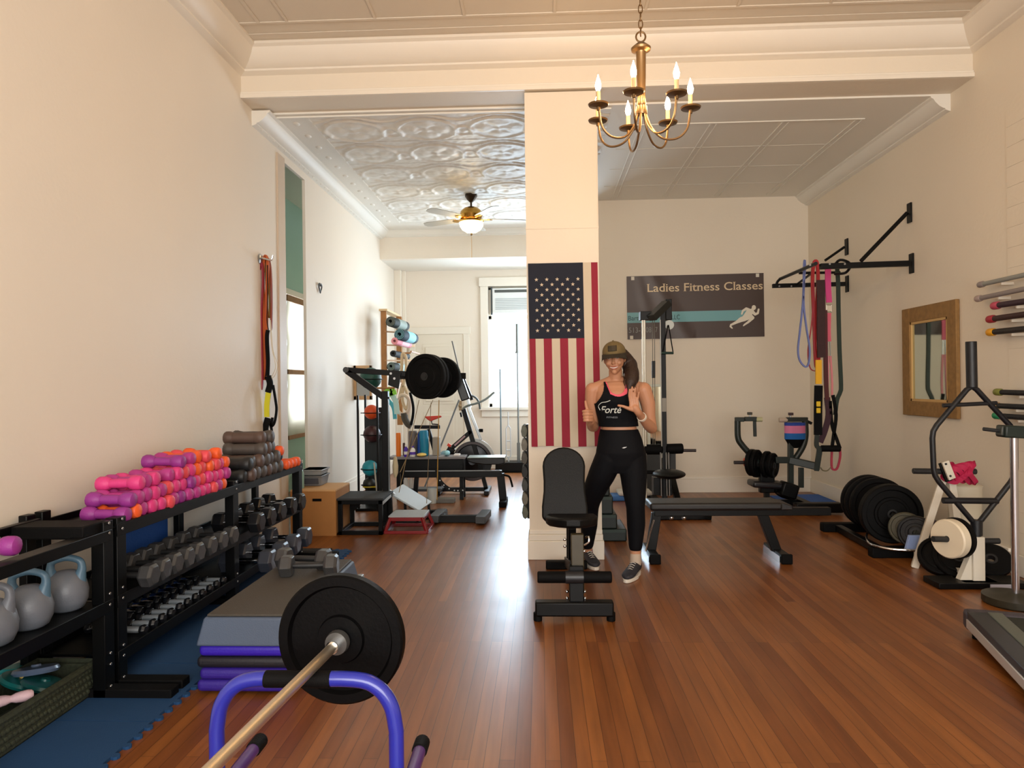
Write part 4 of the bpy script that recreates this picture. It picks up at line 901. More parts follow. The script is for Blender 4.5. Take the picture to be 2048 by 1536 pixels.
t = T('tricep_bar', 'white ladder shaped tricep bar standing between the upright barbells', 'barbell', (D(1017,900,YW).x,YW,zb))
xc = D(1017,900,YW).x; z1 = D(1017,824,YW).z; zf1 = D(1017,853,YW).z; WB = mat('#c9cdd0',.3)
b = B(); b.rod((xc,YW,zf1),(xc,YW,z1),.009); b.rod((xc,YW,zb),(xc,YW,zb+.08),.012)
for s in (-.035,.035): b.rod((xc+s,YW,zb+.08),(xc+s,YW,zf1-.03),.009); b.rod((xc+s,YW,zf1-.03),(xc,YW,zf1+.02),.009); b.rod((xc+s,YW,zb+.1),(xc,YW,zb+.05),.009)
for z in (zb+.18,zb+.33): b.rod((xc-.035,YW,z),(xc+.035,YW,z),.009)
b.out('frame', WB, t)

# ---------- air conditioner in far window ----------
t = T('air_conditioner', 'white window air conditioner in the top of the far window', 'air conditioner', (-.25,YF,2.58))
x0 = D(985,600,YF).x; x1 = x0+.95; z0 = D(1000,627,YF).z; z1 = D(1000,577,YF).z
B().box((x0,YF-.06,z0),(x1,YF+.3,z1)).out('housing', mat('#dfe4e4',.4), t, bev=.012, seg=3)
b = B()
for k in range(7): b.box((x0+.05,YF-.066,z0+.06+k*.028),(x1-.05,YF-.058,z0+.072+k*.028))
b.out('grille', mat('#aeb8bb',.5), t)
B().box((x0+.04,YF-.064,z1-.075),(x1-.04,YF-.058,z1-.03)).out('vent', mat('#4c5250',.5), t)
B().box((x0-.025,YF-.03,z0-.02),(x0-.0,YF+.05,z1+.02)).out('side_panel', mat('#3c4a52',.5), t)
B().box((WX0,YF+.01,z1+.02),(WX1,YF+.03,3.0)).out('filler_panel', mat('#c9c6b6',.5), t)

# ---------- column of gear beside the pillar ----------
Yg = 5.78
t = T('dumbbell_holder', 'slim black wall rail with grey dumbbells on the left side of the pillar', 'rack', (-.13,Yg,.3))
z1 = D(1052,848,Yg).z; z0 = D(1052,1035,Yg).z
B().box((-.125,Yg-.05,z0),(-.106,Yg+.05,z1)).out('rail', BLK, t, bev=.002)
cc = ['#5b5f52','#6e6a5d','#3a3d3d','#16181a','#47443d','#6a665c','#57594e']
for i in range(7):
    z = z0+(z1-z0)*(i+.5)/7; h = (z1-z0)/7*.98
    t2 = T('stored_dumbbell', 'mottled grey dumbbell held on the pillar side rail, %s from bottom' % ORD[i], 'dumbbell', (-.16,Yg,z), 0, 'dumbbells on the pillar side rail')
    for s_ in (-1,1): B().lathe([(0,0),(h*.46,0),(h*.5,.012),(h*.5,.05),(h*.46,.062),(0,.062)], Matrix.Translation(V((-.141,Yg-.09 if s_ < 0 else Yg+.03,z))) @ Matrix.Diagonal((.5,1,1,1)) @ axm((0,0,0),(0,1,0)), 8).out('weight_head', mat(cc[i],.6,var=.5,vs=30), t2, bev=.003)
    B().rod((-.141,Yg-.03,z),(-.141,Yg+.04,z),.013).out('handle', STEEL, t2)

# ---------- ceiling fan ----------
YFan = 8.5
c = D(942,388,YFan); zc = ZC
t = T('ceiling_fan', 'ceiling fan with brass motor, pale blades and lit glass bowl', 'ceiling fan', (c.x,YFan,zc))
BR = mat('#3a2c1c',.35,metal=.6); BRS = mat('#c79a4a',.25,metal=1.0)
top = zc-.0; zm = D(942,430,YFan).z; zbw = D(942,452,YFan).z
B().lathe([(0,0),(.07,0),(.075,-.03),(.05,-.07),(.02,-.1),(0,-.1)], Matrix.Translation(V((c.x,YFan,zc))), 28).out('canopy', BR, t)
B().rod((c.x,YFan,zm+.08),(c.x,YFan,zc-.08),.012).out('downrod', BR, t)
B().lathe([(0,.10),(.04,.10),(.09,.08),(.13,.04),(.14,0),(.12,-.05),(.07,-.07),(0,-.07)], Matrix.Translation(V((c.x,YFan,zm))), 32).out('motor_housing', BRS, t)
B().lathe([(.08,0),(.15,.01),(.155,0),(.14,-.02),(.08,-.02)], Matrix.Translation(V((c.x,YFan,zm-.075))), 32).out('switch_ring', BRS, t)
GL = mat('#ffdf9c',.3,emit=22.0)
B().lathe([(.145,0),(.14,-.04),(.11,-.085),(.06,-.115),(0,-.125)], Matrix.Translation(V((c.x,YFan,zm-.095))), 36).out('light_bowl', GL, t)
B().lathe([(0,0),(.012,0),(.012,-.03),(0,-.035)], Matrix.Translation(V((c.x,YFan,zm-.22))), 12).out('finial', BR, t)
B().rod((c.x,YFan,zm-.25),(c.x,YFan,zm-.52),.0025,n=6).out('pull_chain', BRS, t)
for k in range(5):
    a = math.radians(12+72*k); M_ = Matrix.Translation(V((c.x,YFan,zm-.05))) @ Matrix.Rotation(a,4,'Z') @ Matrix.Rotation(math.radians(10),4,'X')
    bl = B(); bl.prism([(.2,-.05),(.3,-.062),(.6,-.068),(.66,-.05),(.68,0),(.66,.05),(.6,.068),(.3,.062),(.2,.05)], .008, M_); o = bl.out('blade', mat('#b9b7ae',.4), t, bev=.002)
    B().prism([(.09,-.02),(.22,-.035),(.26,0),(.22,.035),(.09,.02)], .008, M_ @ Matrix.Translation(V((0,0,-.009)))).out('blade_iron', BRS, t)
# ================= CENTRE =================
# flag on the pillar (hangs from its short side, canton at the top)
Yf = YP-.012
t = T('flag', 'american flag hanging vertically on the front of the white pillar', 'flag', (.18,YP,1.6))
FR = mat('#8e1730',.8,sheen=.3,bump=.2,bs=300); FW = mat('#cbbda6',.8,sheen=.3,bump=.2,bs=300); FB = mat('#050f24',.8,sheen=.3,bump=.2,bs=300)
xl = D(1060,700,Yf).x; xr = D(1196,700,Yf).x; zt_ = D(1120,526,Yf).z; zb_ = D(1120,893,Yf).z; zc_ = D(1120,677,Yf).z
def fw(x, z): return Yf-.006*(1+math.sin(x*26+z*2.2))*(0.3+(zt_-z)*.5)-.002
xs = [xl-.008, xl+.040]; 
for k in range(6): xs.append(xs[-1]+.0645)
xc = xs[-1]-.0; 
b = B(); cols = []
def cloth(x0, x1, z0, z1, k, nx=6, nz=40):
    b.k = k; sh = lambda x, z: x+.012*((zt_-z)/(zt_-zb_))
    b.grid(nx, nz, lambda u, v: V((sh(x0+(x1-x0)*u, z0+(z1-z0)*v), fw(x0+(x1-x0)*u, z0+(z1-z0)*v), z0+(z1-z0)*v)))
    b.grid(nx, nz, lambda u, v: V((sh(x1-(x1-x0)*u, z0+(z1-z0)*v), fw(x1-(x1-x0)*u, z0+(z1-z0)*v)+.0025, z0+(z1-z0)*v)))
for i in range(7): cloth(xs[i], xs[i+1], zb_+.006*math.sin(i), zc_, i % 2)
cloth(xs[0], xs[7], zc_, zt_, 2, 30, 20)
xw = xs[7]+.064; cloth(xs[7], xw, zb_, zt_, 1, 6, 60); cloth(xw, xr+.004, zb_, zt_, 0, 3, 60)
b.k = 1
def star(cx, cz, r):
    sh = .012*((zt_-cz)/(zt_-zb_)); pts = [(cx+sh+(r if k%2==0 else r*.4)*math.sin(PI*k/5), cz+(r if k%2==0 else r*.4)*math.cos(PI*k/5)) for k in range(10)]
    y = min(fw(px, pz) for px, pz in pts)-.002; n = 10
    b.add([(px,y,pz) for px,pz in pts]+[(cx+sh,y,cz)], [(n,(i+1)%n,i) for i in range(n)])
sx0 = D(1073,600,Yf).x; sdx = (D(1156,600,Yf).x-sx0)/8; sz0 = D(1110,559,Yf).z; sdz = (sz0-D(1110,661,Yf).z)/10
for r in range(11):
    for k in range(9):
        if (k+r) % 2 == 0: star(sx0+sdx*k, sz0-sdz*r, .0165)
b.out('cloth', [FR, FW, FB], t, ang=180)
tag(B().box((.462,YP-.02,1.18),(.474,YP-.001,1.4)).out('cable_cover', WHT) , 'thin white strip on the pillar right edge', 'trim') if False else None

# adjustable utility bench before the pillar
t = T('utility_bench', 'black upright utility bench with rounded back pad in front of the flag pillar', 'bench', (.2,4.7,0))
xb = .185
def padshape(w0, w1, L, r=.1, n=14):               # rounded pad outline, width w0 at bottom, w1 at top, waist between
    pts = []
    for k in range(n+1):
        a = PI*k/n; pts.append((w1/2*math.cos(a), L-r*1.3+r*1.3*math.sin(a)))
    pts += [(-w1/2*.96,L*.55),(-w0/2*.92,L*.4),(-w0/2,L*.2),(-w0/2,.03),(-w0/2+.03,0),(w0/2-.03,0),(w0/2,.03),(w0/2,L*.2),(w0/2*.92,L*.4),(w1/2*.96,L*.55)]
    return pts
Yb = 4.62; zb0 = D(1128,1046,Yb).z; zt0 = D(1128,898,4.78).z
d = V((0,.17,zt0-zb0)); L = d.length; d.normalize()
Mx = Matrix.Identity(4); Mx.col[0] = V((1,0,0,0)); Mx.col[1] = d.to_4d(); Mx.col[1][3] = 0; nz = V((1,0,0)).cross(d); Mx.col[2] = (nz.x,nz.y,nz.z,0); Mx.col[3] = ((D(1128,900,Yb).x),Yb,zb0,1)
b = B().prism(padshape(.30,.285,L), .055, Mx); b.out('back_pad', PAD, t, bev=.014, seg=4)
ys0, ys1 = 4.22, 4.6; zs = D(1130,1050,4.3).z
Ms = Matrix(((1,0,0,xb),(0,-.985,0,ys1),(0,.10,1,zs-.045),(0,0,0,1)))
b = B(); o2 = [(-.155,.0),(-.165,.12),(-.15,.24),(-.10,.33),(-.04,.375),(.04,.375),(.10,.33),(.15,.24),(.165,.12),(.155,0)]
b.prism([(x,y) for x,y in o2], .06, Ms); b.out('seat_pad', PAD, t, bev=.016, seg=4)
OLV = mat('#3a3320',.35,var=.2,vs=20)
B().bar((xb+.02,4.20,.50),(xb+.02,4.19,.16),.075,.06,up=(0,1,0)).out('front_post', OLV, t, bev=.005)
B().bar((xb+.01,4.17,.32),(xb+.01,4.16,.05),.085,.07,up=(0,1,0)).out('lower_post', BLK, t, bev=.005)
B().rod((-.035,4.12,.262),(.40,4.12,.262),.034,n=24).out('leg_roller', BLKM, t, bev=.008)
B().rod((.13,4.12,.262),(.235,4.12,.262),.037,n=24).out('roller_sleeve', mat('#1a1c20',.4), t)
b = B(); b.bar((-.05,4.14,.075),(.41,4.14,.075),.075,.085); b.out('front_foot', BLK, t, bev=.01)
for x in (-.035,.395): B().rod((x,4.14,.0),(x,4.14,.05),.026,n=16).out('foot_cap', BLKM, t, bev=.004)
B().bar((.02,5.30,.03),(.33,5.30,.03),.07,.06).out('rear_foot', BLKM, t, bev=.01)
B().bar((xb,4.2,.30),(xb,5.28,.06),.05,.07).out('main_beam', BLK, t, bev=.004)
B().bar((xb,4.5,.26),(xb,4.44,zs-.04),.05,.05).out('seat_post', BLK, t, bev=.004)
B().bar((xb,4.85,.18),(xb,4.75,.75),.045,.05).out('back_support', BLK, t, bev=.004)
for x, z in ((xb-.055,.47),(xb-.055,.43),(xb+.06,.40),(xb-.045,.16),(xb-.045,.12),(xb+.06,.16),(xb+.06,.12)): B().sph((x,4.18,z),.010,10).out('bolt', CHR, t)
B().tube(smooth_path([V((xb+.07,4.19,.48)),V((xb+.085,4.16,.49)),V((xb+.085,4.15,.46)),V((xb+.06,4.16,.44))],4), .006, 8).out('pull_ring', CHR, t)

# ================= RIGHT BAY =================
# flat bench
t = T('flat_bench', 'long black flat bench with metal legs in the middle of the right bay', 'bench', (1.35,5.65,0))
FBM = mat('#121010',.42,bump=.5,bs=260)
x0, x1, y0, y1, z1 = .84, 1.92, 5.50, 5.78, .455
b = B(); b.box((x0,y0,z1-.06),(x1-.06,y1,z1)); b.out('pad', FBM, t, bev=.02, seg=4)
B().prism([(x1-.08,z1-.0),(x1+.02,z1-.025),(x1+.02,z1-.06),(x1-.08,z1-.06)], y1-y0-.02, Matrix(((1,0,0,0),(0,0,1,y0+.01),(0,1,0,0),(0,0,0,1)))).out('pad_end', FBM, t, bev=.008)
B().bar((x0+.05,5.64,z1-.09),(x1+.35,5.64,z1-.09),.07,.06).out('frame_beam', BLK, t, bev=.004)
B().bar((1.74,5.64,z1-.1),(1.85,5.64,.05),.075,.06,up=(0,1,0)).out('right_leg', BLK, t, bev=.004)
B().bar((.91,5.64,z1-.1),(.86,5.64,.05),.075,.06,up=(0,1,0)).out('left_leg', BLK, t, bev=.004)
for x in (.86,1.855):
    B().bar((x,5.42,.04),(x,5.86,.04),.07,.06).out('foot', BLK, t, bev=.004)
    B().bar((x,5.40,.04),(x,5.43,.04),.085,.075).out('foot_cap', BLKM, t, bev=.008)
    B().box((x-.045,5.44,.0),(x-.037,5.84,.055)).out('foot_edge', CHR, t)
B().tube([V((.86,5.46,z1-.12)),V((.83,5.44,.25)),V((.79,5.43,.1))], .006, 8).out('strut', CHR, t)
for x in (1.02,1.12): B().sph((x,5.6,z1-.13),.018,12).out('knob', CHR, t)

# cable home gym
Yg = 7.5
t = T('cable_machine', 'tall black cable weight machine with pads behind the woman', 'weight machine', (1.35,Yg,0))
def Gp(px, py, dy=0.0): return D(px, py, Yg+dy)
xm = Gp(1327,800).x
B().bar((xm,Yg,0),(xm,Yg,Gp(1327,612).z),.05,.07).out('mast', BLK, t, bev=.004)
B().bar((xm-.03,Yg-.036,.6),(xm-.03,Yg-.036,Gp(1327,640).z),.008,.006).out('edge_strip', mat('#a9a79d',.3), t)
B().box((xm-.022,Yg-.037,Gp(0,823).z if False else Gp(1327,823).z),(xm+.022,Yg-.035,Gp(1327,796).z)).out('label', mat('#8f8a80',.5), t)
B().bar(Gp(1303,636,-.1), Gp(1334,606,.02), .11, .07).out('top_beam', mat('#1c1e1c',.4,bump=.3,bs=80), t, bev=.004)
B().box(tuple(Gp(1332,640,-.02)), tuple(Gp(1343,598)+V((0,.1,0)))).out('pulley_housing', BLK, t, bev=.005)
B().box(tuple(Gp(1281,640,-.05)), tuple(Gp(1302,623)+V((0,.08,0)))).out('guide_cap', BLK, t, bev=.005)
B().lathe([(0,-.02),(.05,-.02),(.035,0),(.05,.02),(0,.02)], axm(Gp(1338,650),(0,1,0)), 20).out('pulley', mat('#b9beb8',.3), t)
for px in (1285,1289): B().rod(V((Gp(px,800).x,Yg-.03,.1)), Gp(px,636,-.03), .010).out('guide_rod', mat('#d8d2c2',.3,metal=.5), t)
for px, w in ((1305,.004),(1309,.004)): B().rod(Gp(px,640),V((Gp(px,800).x,Yg,.7)),w,n=6).out('cable', mat('#6b665c',.5), t)
B().bar(Gp(1307,722), Gp(1307,756), .035, .03).out('cable_block', BLK, t, bev=.004)
# D handle
b = B(); tri = [Gp(1333,640,-.05),Gp(1324,704,-.05),Gp(1345,706,-.05)]
b.tube([Gp(1336,650,-.06),Gp(1326,704,-.06)], .006, 8); b.tube([Gp(1337,650,-.06),Gp(1346,704,-.06)], .006, 8); b.out('handle_strap', BLKM, t)
B().rod(Gp(1323,706,-.06), Gp(1347,706,-.06), .014).out('hand_grip', mat('#163228',.6), t, bev=.003)
# pads and rollers
B().rod(Gp(1287,899), Gp(1325,899), .055, n=24).out('roller_pad', BLKM, t, bev=.015)
B().rod(Gp(1331,898), Gp(1366,897), .055, n=24).out('roller_pad', BLKM, t, bev=.015)
B().rod(Gp(1360,901), Gp(1392,901), .016, n=14).out('roller_bar', mat('#2a2022',.5), t)
B().sph(Gp(1338,948,-.1), 1, 28, (.17,.20,.05)).out('seat_pad', PAD, t)
B().bar(Gp(1288,944), Gp(1313,944), .05, .04).out('arm_rest', BLKM, t, bev=.01)
B().box(tuple(V((Gp(1307,980).x,Yg-.02,.2))), tuple(Gp(1343,955)+V((0,.12,0)))).out('weight_stack', BLK, t, bev=.004)
for px in (1321,1332,1337): B().rod(V((Gp(px,990).x,Yg-.06,.2)), Gp(px,905,-.06), .008).out('guide_rod', mat('#8b8a86',.3,metal=.7), t)
B().bar(Gp(1339,905), Gp(1336,960), .03, .04).out('link_arm', BLK, t)
b = B(); b.bar((Gp(1300,1030).x,7.2,.03),(Gp(1395,1030).x,7.2,.03),.1,.05); b.out('base_foot', BLK, t, bev=.006)
B().bar((Gp(1352,1000).x,7.25,.05),(Gp(1352,1000).x,7.7,.35),.06,.06).out('base_strut', BLK, t, bev=.004)
B().bar((xm,7.2,.04),(xm,8.5,.04),.08,.06).out('base_beam', BLK, t)
B().bar((Gp(1404,1030).x-.08,7.25,.035),(Gp(1404,1030).x+.02,7.25,.02),.2,.05).out('foot_pad', BLKM, t, bev=.01)

# leaning mirror
p0 = D(1297,885,8.8); p1 = D(1333,768,8.8)
t = T('leaning_mirror', 'narrow white framed mirror behind the cable machine mast', 'mirror', (p0.x,8.8,.6))
x0, x1, z0, z1 = p0.x, p1.x, .55, p1.z
b = B(); s = .035
b.box((x0,8.86,z0),(x0+s,8.90,z1)); b.box((x1-s,8.86,z0),(x1,8.90,z1)); b.box((x0,8.86,z1-s),(x1,8.90,z1)); b.box((x0,8.86,z0),(x1,8.90,z0+s)); b.out('frame', mat('#d8dccd',.4), t, bev=.004)
MIR = mat('#c9d2cc',.03,metal=1.0)
B().box((x0+s,8.885,z0+s),(x1-s,8.895,z1-s)).out('mirror_glass', MIR, t)
tag(B().box((x0-.05,8.78,0),(x1+.1,8.93,.545)).out('cabinet', mat('#2a2d2e',.5), None, bev=.004), 'low dark cabinet under the leaning mirror', 'cabinet')

# stepped dark gear between pillar and her legs: weight stack cover and stepper
t = T('stepped_tower', 'dark stepped equipment base between the pillar and the woman\'s legs', 'exercise step', (.68,6.3,0))
b = B(); Yt = 6.2
for i, (xa, xb_, z0, z1) in enumerate(((1200,1219,935,1000),(1200,1224,1000,1040),(1201,1229,1040,1058))):
    pass
zz = [0,.11,.24,.40,.55]; ww = [1253,1234,1226,1220]
for i in range(4):
    xa = D(1200,1000,Yt).x; xe = D(ww[i],1000,Yt).x
    b.box((xa,Yt,zz[i]),(xe,Yt+.45-.04*i,zz[i+1]))
b.out('body', mat('#14211f',.5,var=.2,vs=10), t, bev=.012)
for i in range(3):
    xa = D(1200,1000,Yt).x; xe = D(ww[i],1000,Yt).x
    B().box((xa-.0,Yt-.004,zz[i+1]-.03),(xe-.01,Yt,zz[i+1]-.004)).out('tread_edge', mat('#2b3d38',.5), t)
for i, (xa, c, s) in enumerate(((.72,'#3f6fae','blue folded cloth on the floor behind the woman\'s legs'),(.9,'#c9c6c0','white folded towel stacked on the blue cloth'))):
    tag(B().box((xa,8.3,.001+.06*i),(xa+.5-.1*i,8.6,.06+.05*i)).out('folded_towel', mat(c,.8,bump=.5,bs=60), None, bev=.02, seg=3), s, 'towel')

# banner
t = T('banner', 'dark brown fitness classes banner taped on the rear wall of right bay', 'banner', (2.1,YB,1.9))
Yn = YB-.008
A0 = D(1253,553,Yn); A1 = D(1527,546,Yn); A2 = D(1529,673,Yn); A3 = D(1255,679,Yn)
def bn(u, v, off=0.0):                               # u along, v up from the bottom
    top = A0.lerp(A1, u); bot = A3.lerp(A2, u); p = bot.lerp(top, v)
    f = .012*math.exp(-(((u-.18-.25*(1-v))/.06)**2))*(1 if u < .5 else 0)+.006*math.exp(-(((u-.08-.12*(1-v))/.04)**2))
    return V((p.x, Yn-f-.003-off, p.z))
BN = mat('#453631',.42,bump=.1,bs=60)
b = B(); b.grid(90, 30, lambda u, v: bn(u, v)); b.grid(90, 30, lambda u, v: bn(1-u, v)+V((0,.002,0))); b.out('sheet', BN, t, ang=180)
b = B(); b.grid(80, 6, lambda u, v: bn(u*.88, .26+.165*v, .0015)); b.out('blue_stripe', mat('#6fa6ac',.45), t, ang=180)
WL = (A1-A0).length; HL = (A0-A3).length
def bwrap(off):
    return lambda p: (lambda q: q)(bn(p.x/WL, p.y/HL, off))
def lettering(name, body, x, y, size, width, m, serif=False, **k):
    b = B(); textmesh(b, body, size, Matrix.Translation(V((x,y,0))), width=width, ext=0, wrap=bwrap(.0035), **k)
    if serif:                                     # short bars at the flat stem ends make the letters read as a serif face
        b2 = B(); textmesh(b2, body, size, Matrix.Identity(4), width=width, ext=0, **k); cnt = {}
        for f in b2.f:
            for i, j in zip(f, f[1:]+f[:1]): cnt[tuple(sorted((i,j)))] = cnt.get(tuple(sorted((i,j))),0)+1
        for (i, j), c in cnt.items():
            p, q = b2.v[i], b2.v[j]; w = abs(p.x-q.x)
            if c == 1 and abs(p.y-q.y) < 1e-4 and .008 < w < size*.2:
                low = p.y < size*.05; top = p.y > size*.40
                if not (low or top): continue
                c0 = (p+q)/2; hw = w/2+size*.055; hh = size*.035; yy = p.y if low else p.y-hh
                b.add([bwrap(.0042)(V((x+c0.x+a, y+yy+e, 0))) for a, e in ((-hw,0),(hw,0),(hw,hh),(-hw,hh))], [(0,1,2,3)])
    return b.out(name, m, t, flatshade=True)
CRM = mat('#d8c3a0',.6)
lettering('title_text', 'Ladies Fitness Classes', WL*.152, HL*.745, .145, WL*.84, CRM, serif=True, offset=.0012)
# small serifs and feet of the title letters are drawn as thin bars
lettering('company_text', 'Bart', WL*.008, HL*.30, .085, WL*.075, mat('#2d4a4e',.6))
lettering('company_text', 'LLC', WL*.325, HL*.30, .085, WL*.06, mat('#2d4a4e',.6))
lettering('phone_text', '513-', WL*.01, HL*.105, .095, WL*.085, mat('#8a8c88',.6), offset=.0008)
lettering('phone_text', '08', WL*.135, HL*.105, .095, WL*.04, mat('#8a8c88',.6), offset=.0008)
lettering('phone_text', '7', WL*.205, HL*.105, .095, WL*.016, mat('#8a8c88',.6), offset=.0008)
# runner figure
b = B(); S = WL/1330.0
def rp(x, y): return V(((x-105)*S, (HL-(y-60)*S*1.0), 0))
RO = [0.0045]
def wrap3(p): return bn(p.x/WL, p.y/HL, RO[0])
def limb(pts, ws):
    for (p, q), (wa, wb) in zip(zip(pts, pts[1:]), zip(ws, ws[1:])):
        RO[0] += .0001; p = rp(*p); q = rp(*q); d = (q-p).normalized(); n = V((-d.y,d.x,0))*S
        vs = [p+n*wa, q+n*wb, q-n*wb, p-n*wa]; b.add([wrap3(v) for v in vs], [(0,3,2,1)])
    for p, wa in zip(pts, ws):
        RO[0] += .0001; c = rp(*p); vs = [c]+[c+V((math.cos(a),math.sin(a),0))*wa*S for a in [2*PI*k/14 for k in range(14)]]; b.add([wrap3(v) for v in vs], [(0,i+1,(i+1)%14+1) for i in range(14)])
limb([(1335,392),(1334,400)],[20,20])
limb([(1318,420),(1290,445),(1262,480),(1240,500)],[17,34,30,26])
limb([(1300,425),(1262,405),(1228,425),(1218,455)],[16,13,10,8]); limb([(1318,432),(1345,462),(1372,452),(1380,415)],[16,13,10,9])
limb([(1245,500),(1210,510),(1165,535),(1112,560)],[26,24,14,9]); limb([(1112,558),(1106,575),(1122,592)],[9,9,6])
limb([(1262,495),(1300,480),(1322,495),(1280,535),(1240,562)],[24,22,16,11,8]); limb([(1244,560),(1232,570)],[8,6])
b.out('runner_figure', mat('#e3dccb',.6), t, flatshade=True)
for u, v in ((.045,.965),(.955,.965),(.03,.03)):
    p = bn(u, v, .003); B().box((p.x-.02,p.y-.002,p.z-.022),(p.x+.02,p.y,p.z+.022)).out('tape', mat('#d9d3c4',.6), t)

# glute / leverage machine at the back
Yk = 7.9
t = T('hip_machine', 'black plate loaded curl machine with curved arms at the rear wall', 'weight machine', (2.75,Yk,0))
def K(px, py, dy=0.0): return D(px, py, Yk+dy)
DK = mat('#15201c',.42,var=.2,vs=15)
B().tube(smooth_path([K(1475,842),K(1476,875),K(1484,890),K(1500,908),K(1515,925)],5), .034, 12).out('curved_arm', DK, t)
B().bar(K(1470,839), K(1488,839), .05, .05).out('arm_head', DK, t, bev=.006); B().bar(K(1489,838), K(1513,838), .045, .05).out('cross_head', DK, t, bev=.006)
B().bar(K(1509,840), K(1510,873), .032, .032).out('drop_bar', DK, t, bev=.003)
B().rod(K(1512,839), K(1524,839), .026).out('grip_end', mat('#b8b48c',.5), t); B().rod(K(1500,838), K(1500,826), .010).out('pin', STEEL, t); B().bar(K(1495,827), K(1504,827), .04, .03).out('knob', mat('#3a352a',.5), t, bev=.004)
B().tube(smooth_path([K(1610,842),K(1611,870),K(1606,892),K(1592,915),K(1582,925)],5), .034, 12).out('curved_arm', DK, t)
B().bar(K(1572,839), K(1615,839), .045, .05).out('cross_head', DK, t, bev=.006); B().bar(K(1613,842), K(1623,847), .03, .03).out('side_pin', BLK, t)
B().rod(K(1558,840), K(1574,840), .026).out('grip_end', mat('#b8a898',.5), t); B().rod(K(1581,838), K(1581,826), .010).out('pin', STEEL, t); B().bar(K(1577,828), K(1586,828), .04, .03).out('knob', mat('#3a2226',.5), t, bev=.004)
B().bar(K(1581,975), K(1581,845,.0), .055, .06).out('mast', DK, t, bev=.006)
B().bar(K(1550,920), K(1578,920), .06, .07).out('left_arm', DK, t, bev=.006); B().bar(K(1578,920), K(1635,933,-.1), .07, .08).out('right_arm', DK, t, bev=.008)
B().bar(K(1633,940,-.1), K(1640,895,-.1), .05, .05).out('handle_post', DK, t, bev=.006)
B().bar(K(1602,935), K(1602,975), .05, .05).out('rear_post', DK, t, bev=.005)
B().bar(K(1533,935), K(1533,985), .16, .08, up=(0,1,0)).out('seat_support', BLK, t, bev=.01)
B().bar(K(1500,966), K(1565,970), .26, .07).out('seat_pad', mat('#14141a',.4), t, bev=.025, seg=4)
B().bar(K(1560,975,-.1), K(1592,985,-.1), .16, .16).out('gear_housing', BLK, t, bev=.02)
B().tube(smooth_path([K(1545,968),K(1562,985),K(1578,990)],4), .05, 10).out('pad_arm', BLKM, t)
B().bar(V((K(1600,1010).x,Yk-.55,.05)), V((K(1600,1010).x,Yk+.35,.05)), .08, .08).out('base_beam', BLK, t, bev=.005)
B().bar(V((K(1560,1020).x,Yk-.45,.07)), V((K(1648,1010).x,Yk-.45,.07)), .12, .1).out('base_foot', BLK, t, bev=.012)
B().bar(V((K(1581,975).x,Yk,.0)), K(1581,975), .055, .06).out('mast_foot', BLK, t)
B().bar(V((K(1533,975).x,Yk,.03)), K(1533,975), .05, .06).out('seat_post', BLK, t); B().bar(V((K(1533,975).x,Yk,.05)), V((K(1600,975).x,Yk,.05)), .05, .06).out('link_beam', BLK, t)
B().rod(K(1468,925), K(1495,925), .02).out('plate_bar', mat('#2a2224',.5), t)
for px, R, c, s in ((1492,.045,'#e2562c',None),):
    B().lathe([(.02,-.02),(R,-.02),(R,.03),(.02,.03)], axm(K(px,924),(1,0,0)), 20).out('collar', mat(c,.5), t)
for i, (px, R) in enumerate(((1504,.15),(1513,.155),(1534,.15),(1545,.14))):
    d = V((.75,-.66,0)).normalized()
    bumper('weight_plate', 'small black ribbed plate on the curl machine, %s from the left' % ORD[i], K(px,925+2*i), d, R, .045, RUB, 32, 'small plates on the curl machine', .06)
# blue and pink band wrapped on it
t = T('hip_band', 'blue and pink fabric hip band wrapped round the right machine arm', 'band', tuple(K(1590,860)))
for (py0, py1, c) in ((845,851,'#27459e'),(851,866,'#d47aa2'),(866,878,'#1660ac')):
    za = K(1588,py0).z; zb = K(1588,py1).z
    B().lathe([(.115,0),(.115,za-zb)], Matrix.Translation(V((K(1590,860).x,Yk,zb))) @ Matrix.Diagonal((1,.6,1,1)), 32).out('cloth_band', mat(c,.8,bump=.3,bs=200), t)
B().lathe([(.112,0),(.06,-.09),(.03,-.1)], Matrix.Translation(V((K(1590,860).x,Yk,K(1588,878).z))) @ Matrix.Diagonal((1,.6,1,1)), 32).out('lower_fold', BLKM, t)
for i in range(2):
    b = B(); q = GZ(1606,1010); b.box((2.75+.12*i,7.75-.0*i,.001+.013*i),(3.33,8.6,.012+.013*i)); tag(b.out('exercise_mat', mat('#1d56a8',.7,bump=.3,bs=100), None, bev=.004), ('blue mat on the floor in the rear right corner, lower layer','blue mat on the floor in the rear right corner, upper layer')[i], 'mat')

# ---------- pull up bar on the right wall ----------
t = T('pull_up_bar', 'black wall mounted pull up bar high on the right wall', 'pull up bar', (XR,7.0,2.6))
def W(px, py, y): return D(px, py, y)
Ya, Yb2 = None, None
pA = WX(1818,527,XR-.03); pB = WX(1690,568,XR-.03); pC = WX(1814,426,XR-.03); pD = WX(1689,494,XR-.03)
fa = D(1640,533,pA.y+.0); fb = D(1545,572,pB.y)
for nm, p, q, w in (('side_arm',pA,fa,.05),('side_arm',pB,fb,.045)): B().bar(p, q, w, w).out(nm, BLK, t, bev=.004)
B().rod(pC, D(1722,522,pA.y), .018).out('brace', BLK, t); B().rod(pD, D(1650,521,pB.y+.0), .014).out('brace', BLK, t)
for p in (pA,pB,pC,pD): B().box((XR-.016,p.y-.035,p.z-.09),(XR-.001,p.y+.035,p.z+.09)).out('wall_plate', BLK, t, bev=.003)
Fm0 = D(1636,530,pA.y); Fm1 = D(1545,573,pB.y)
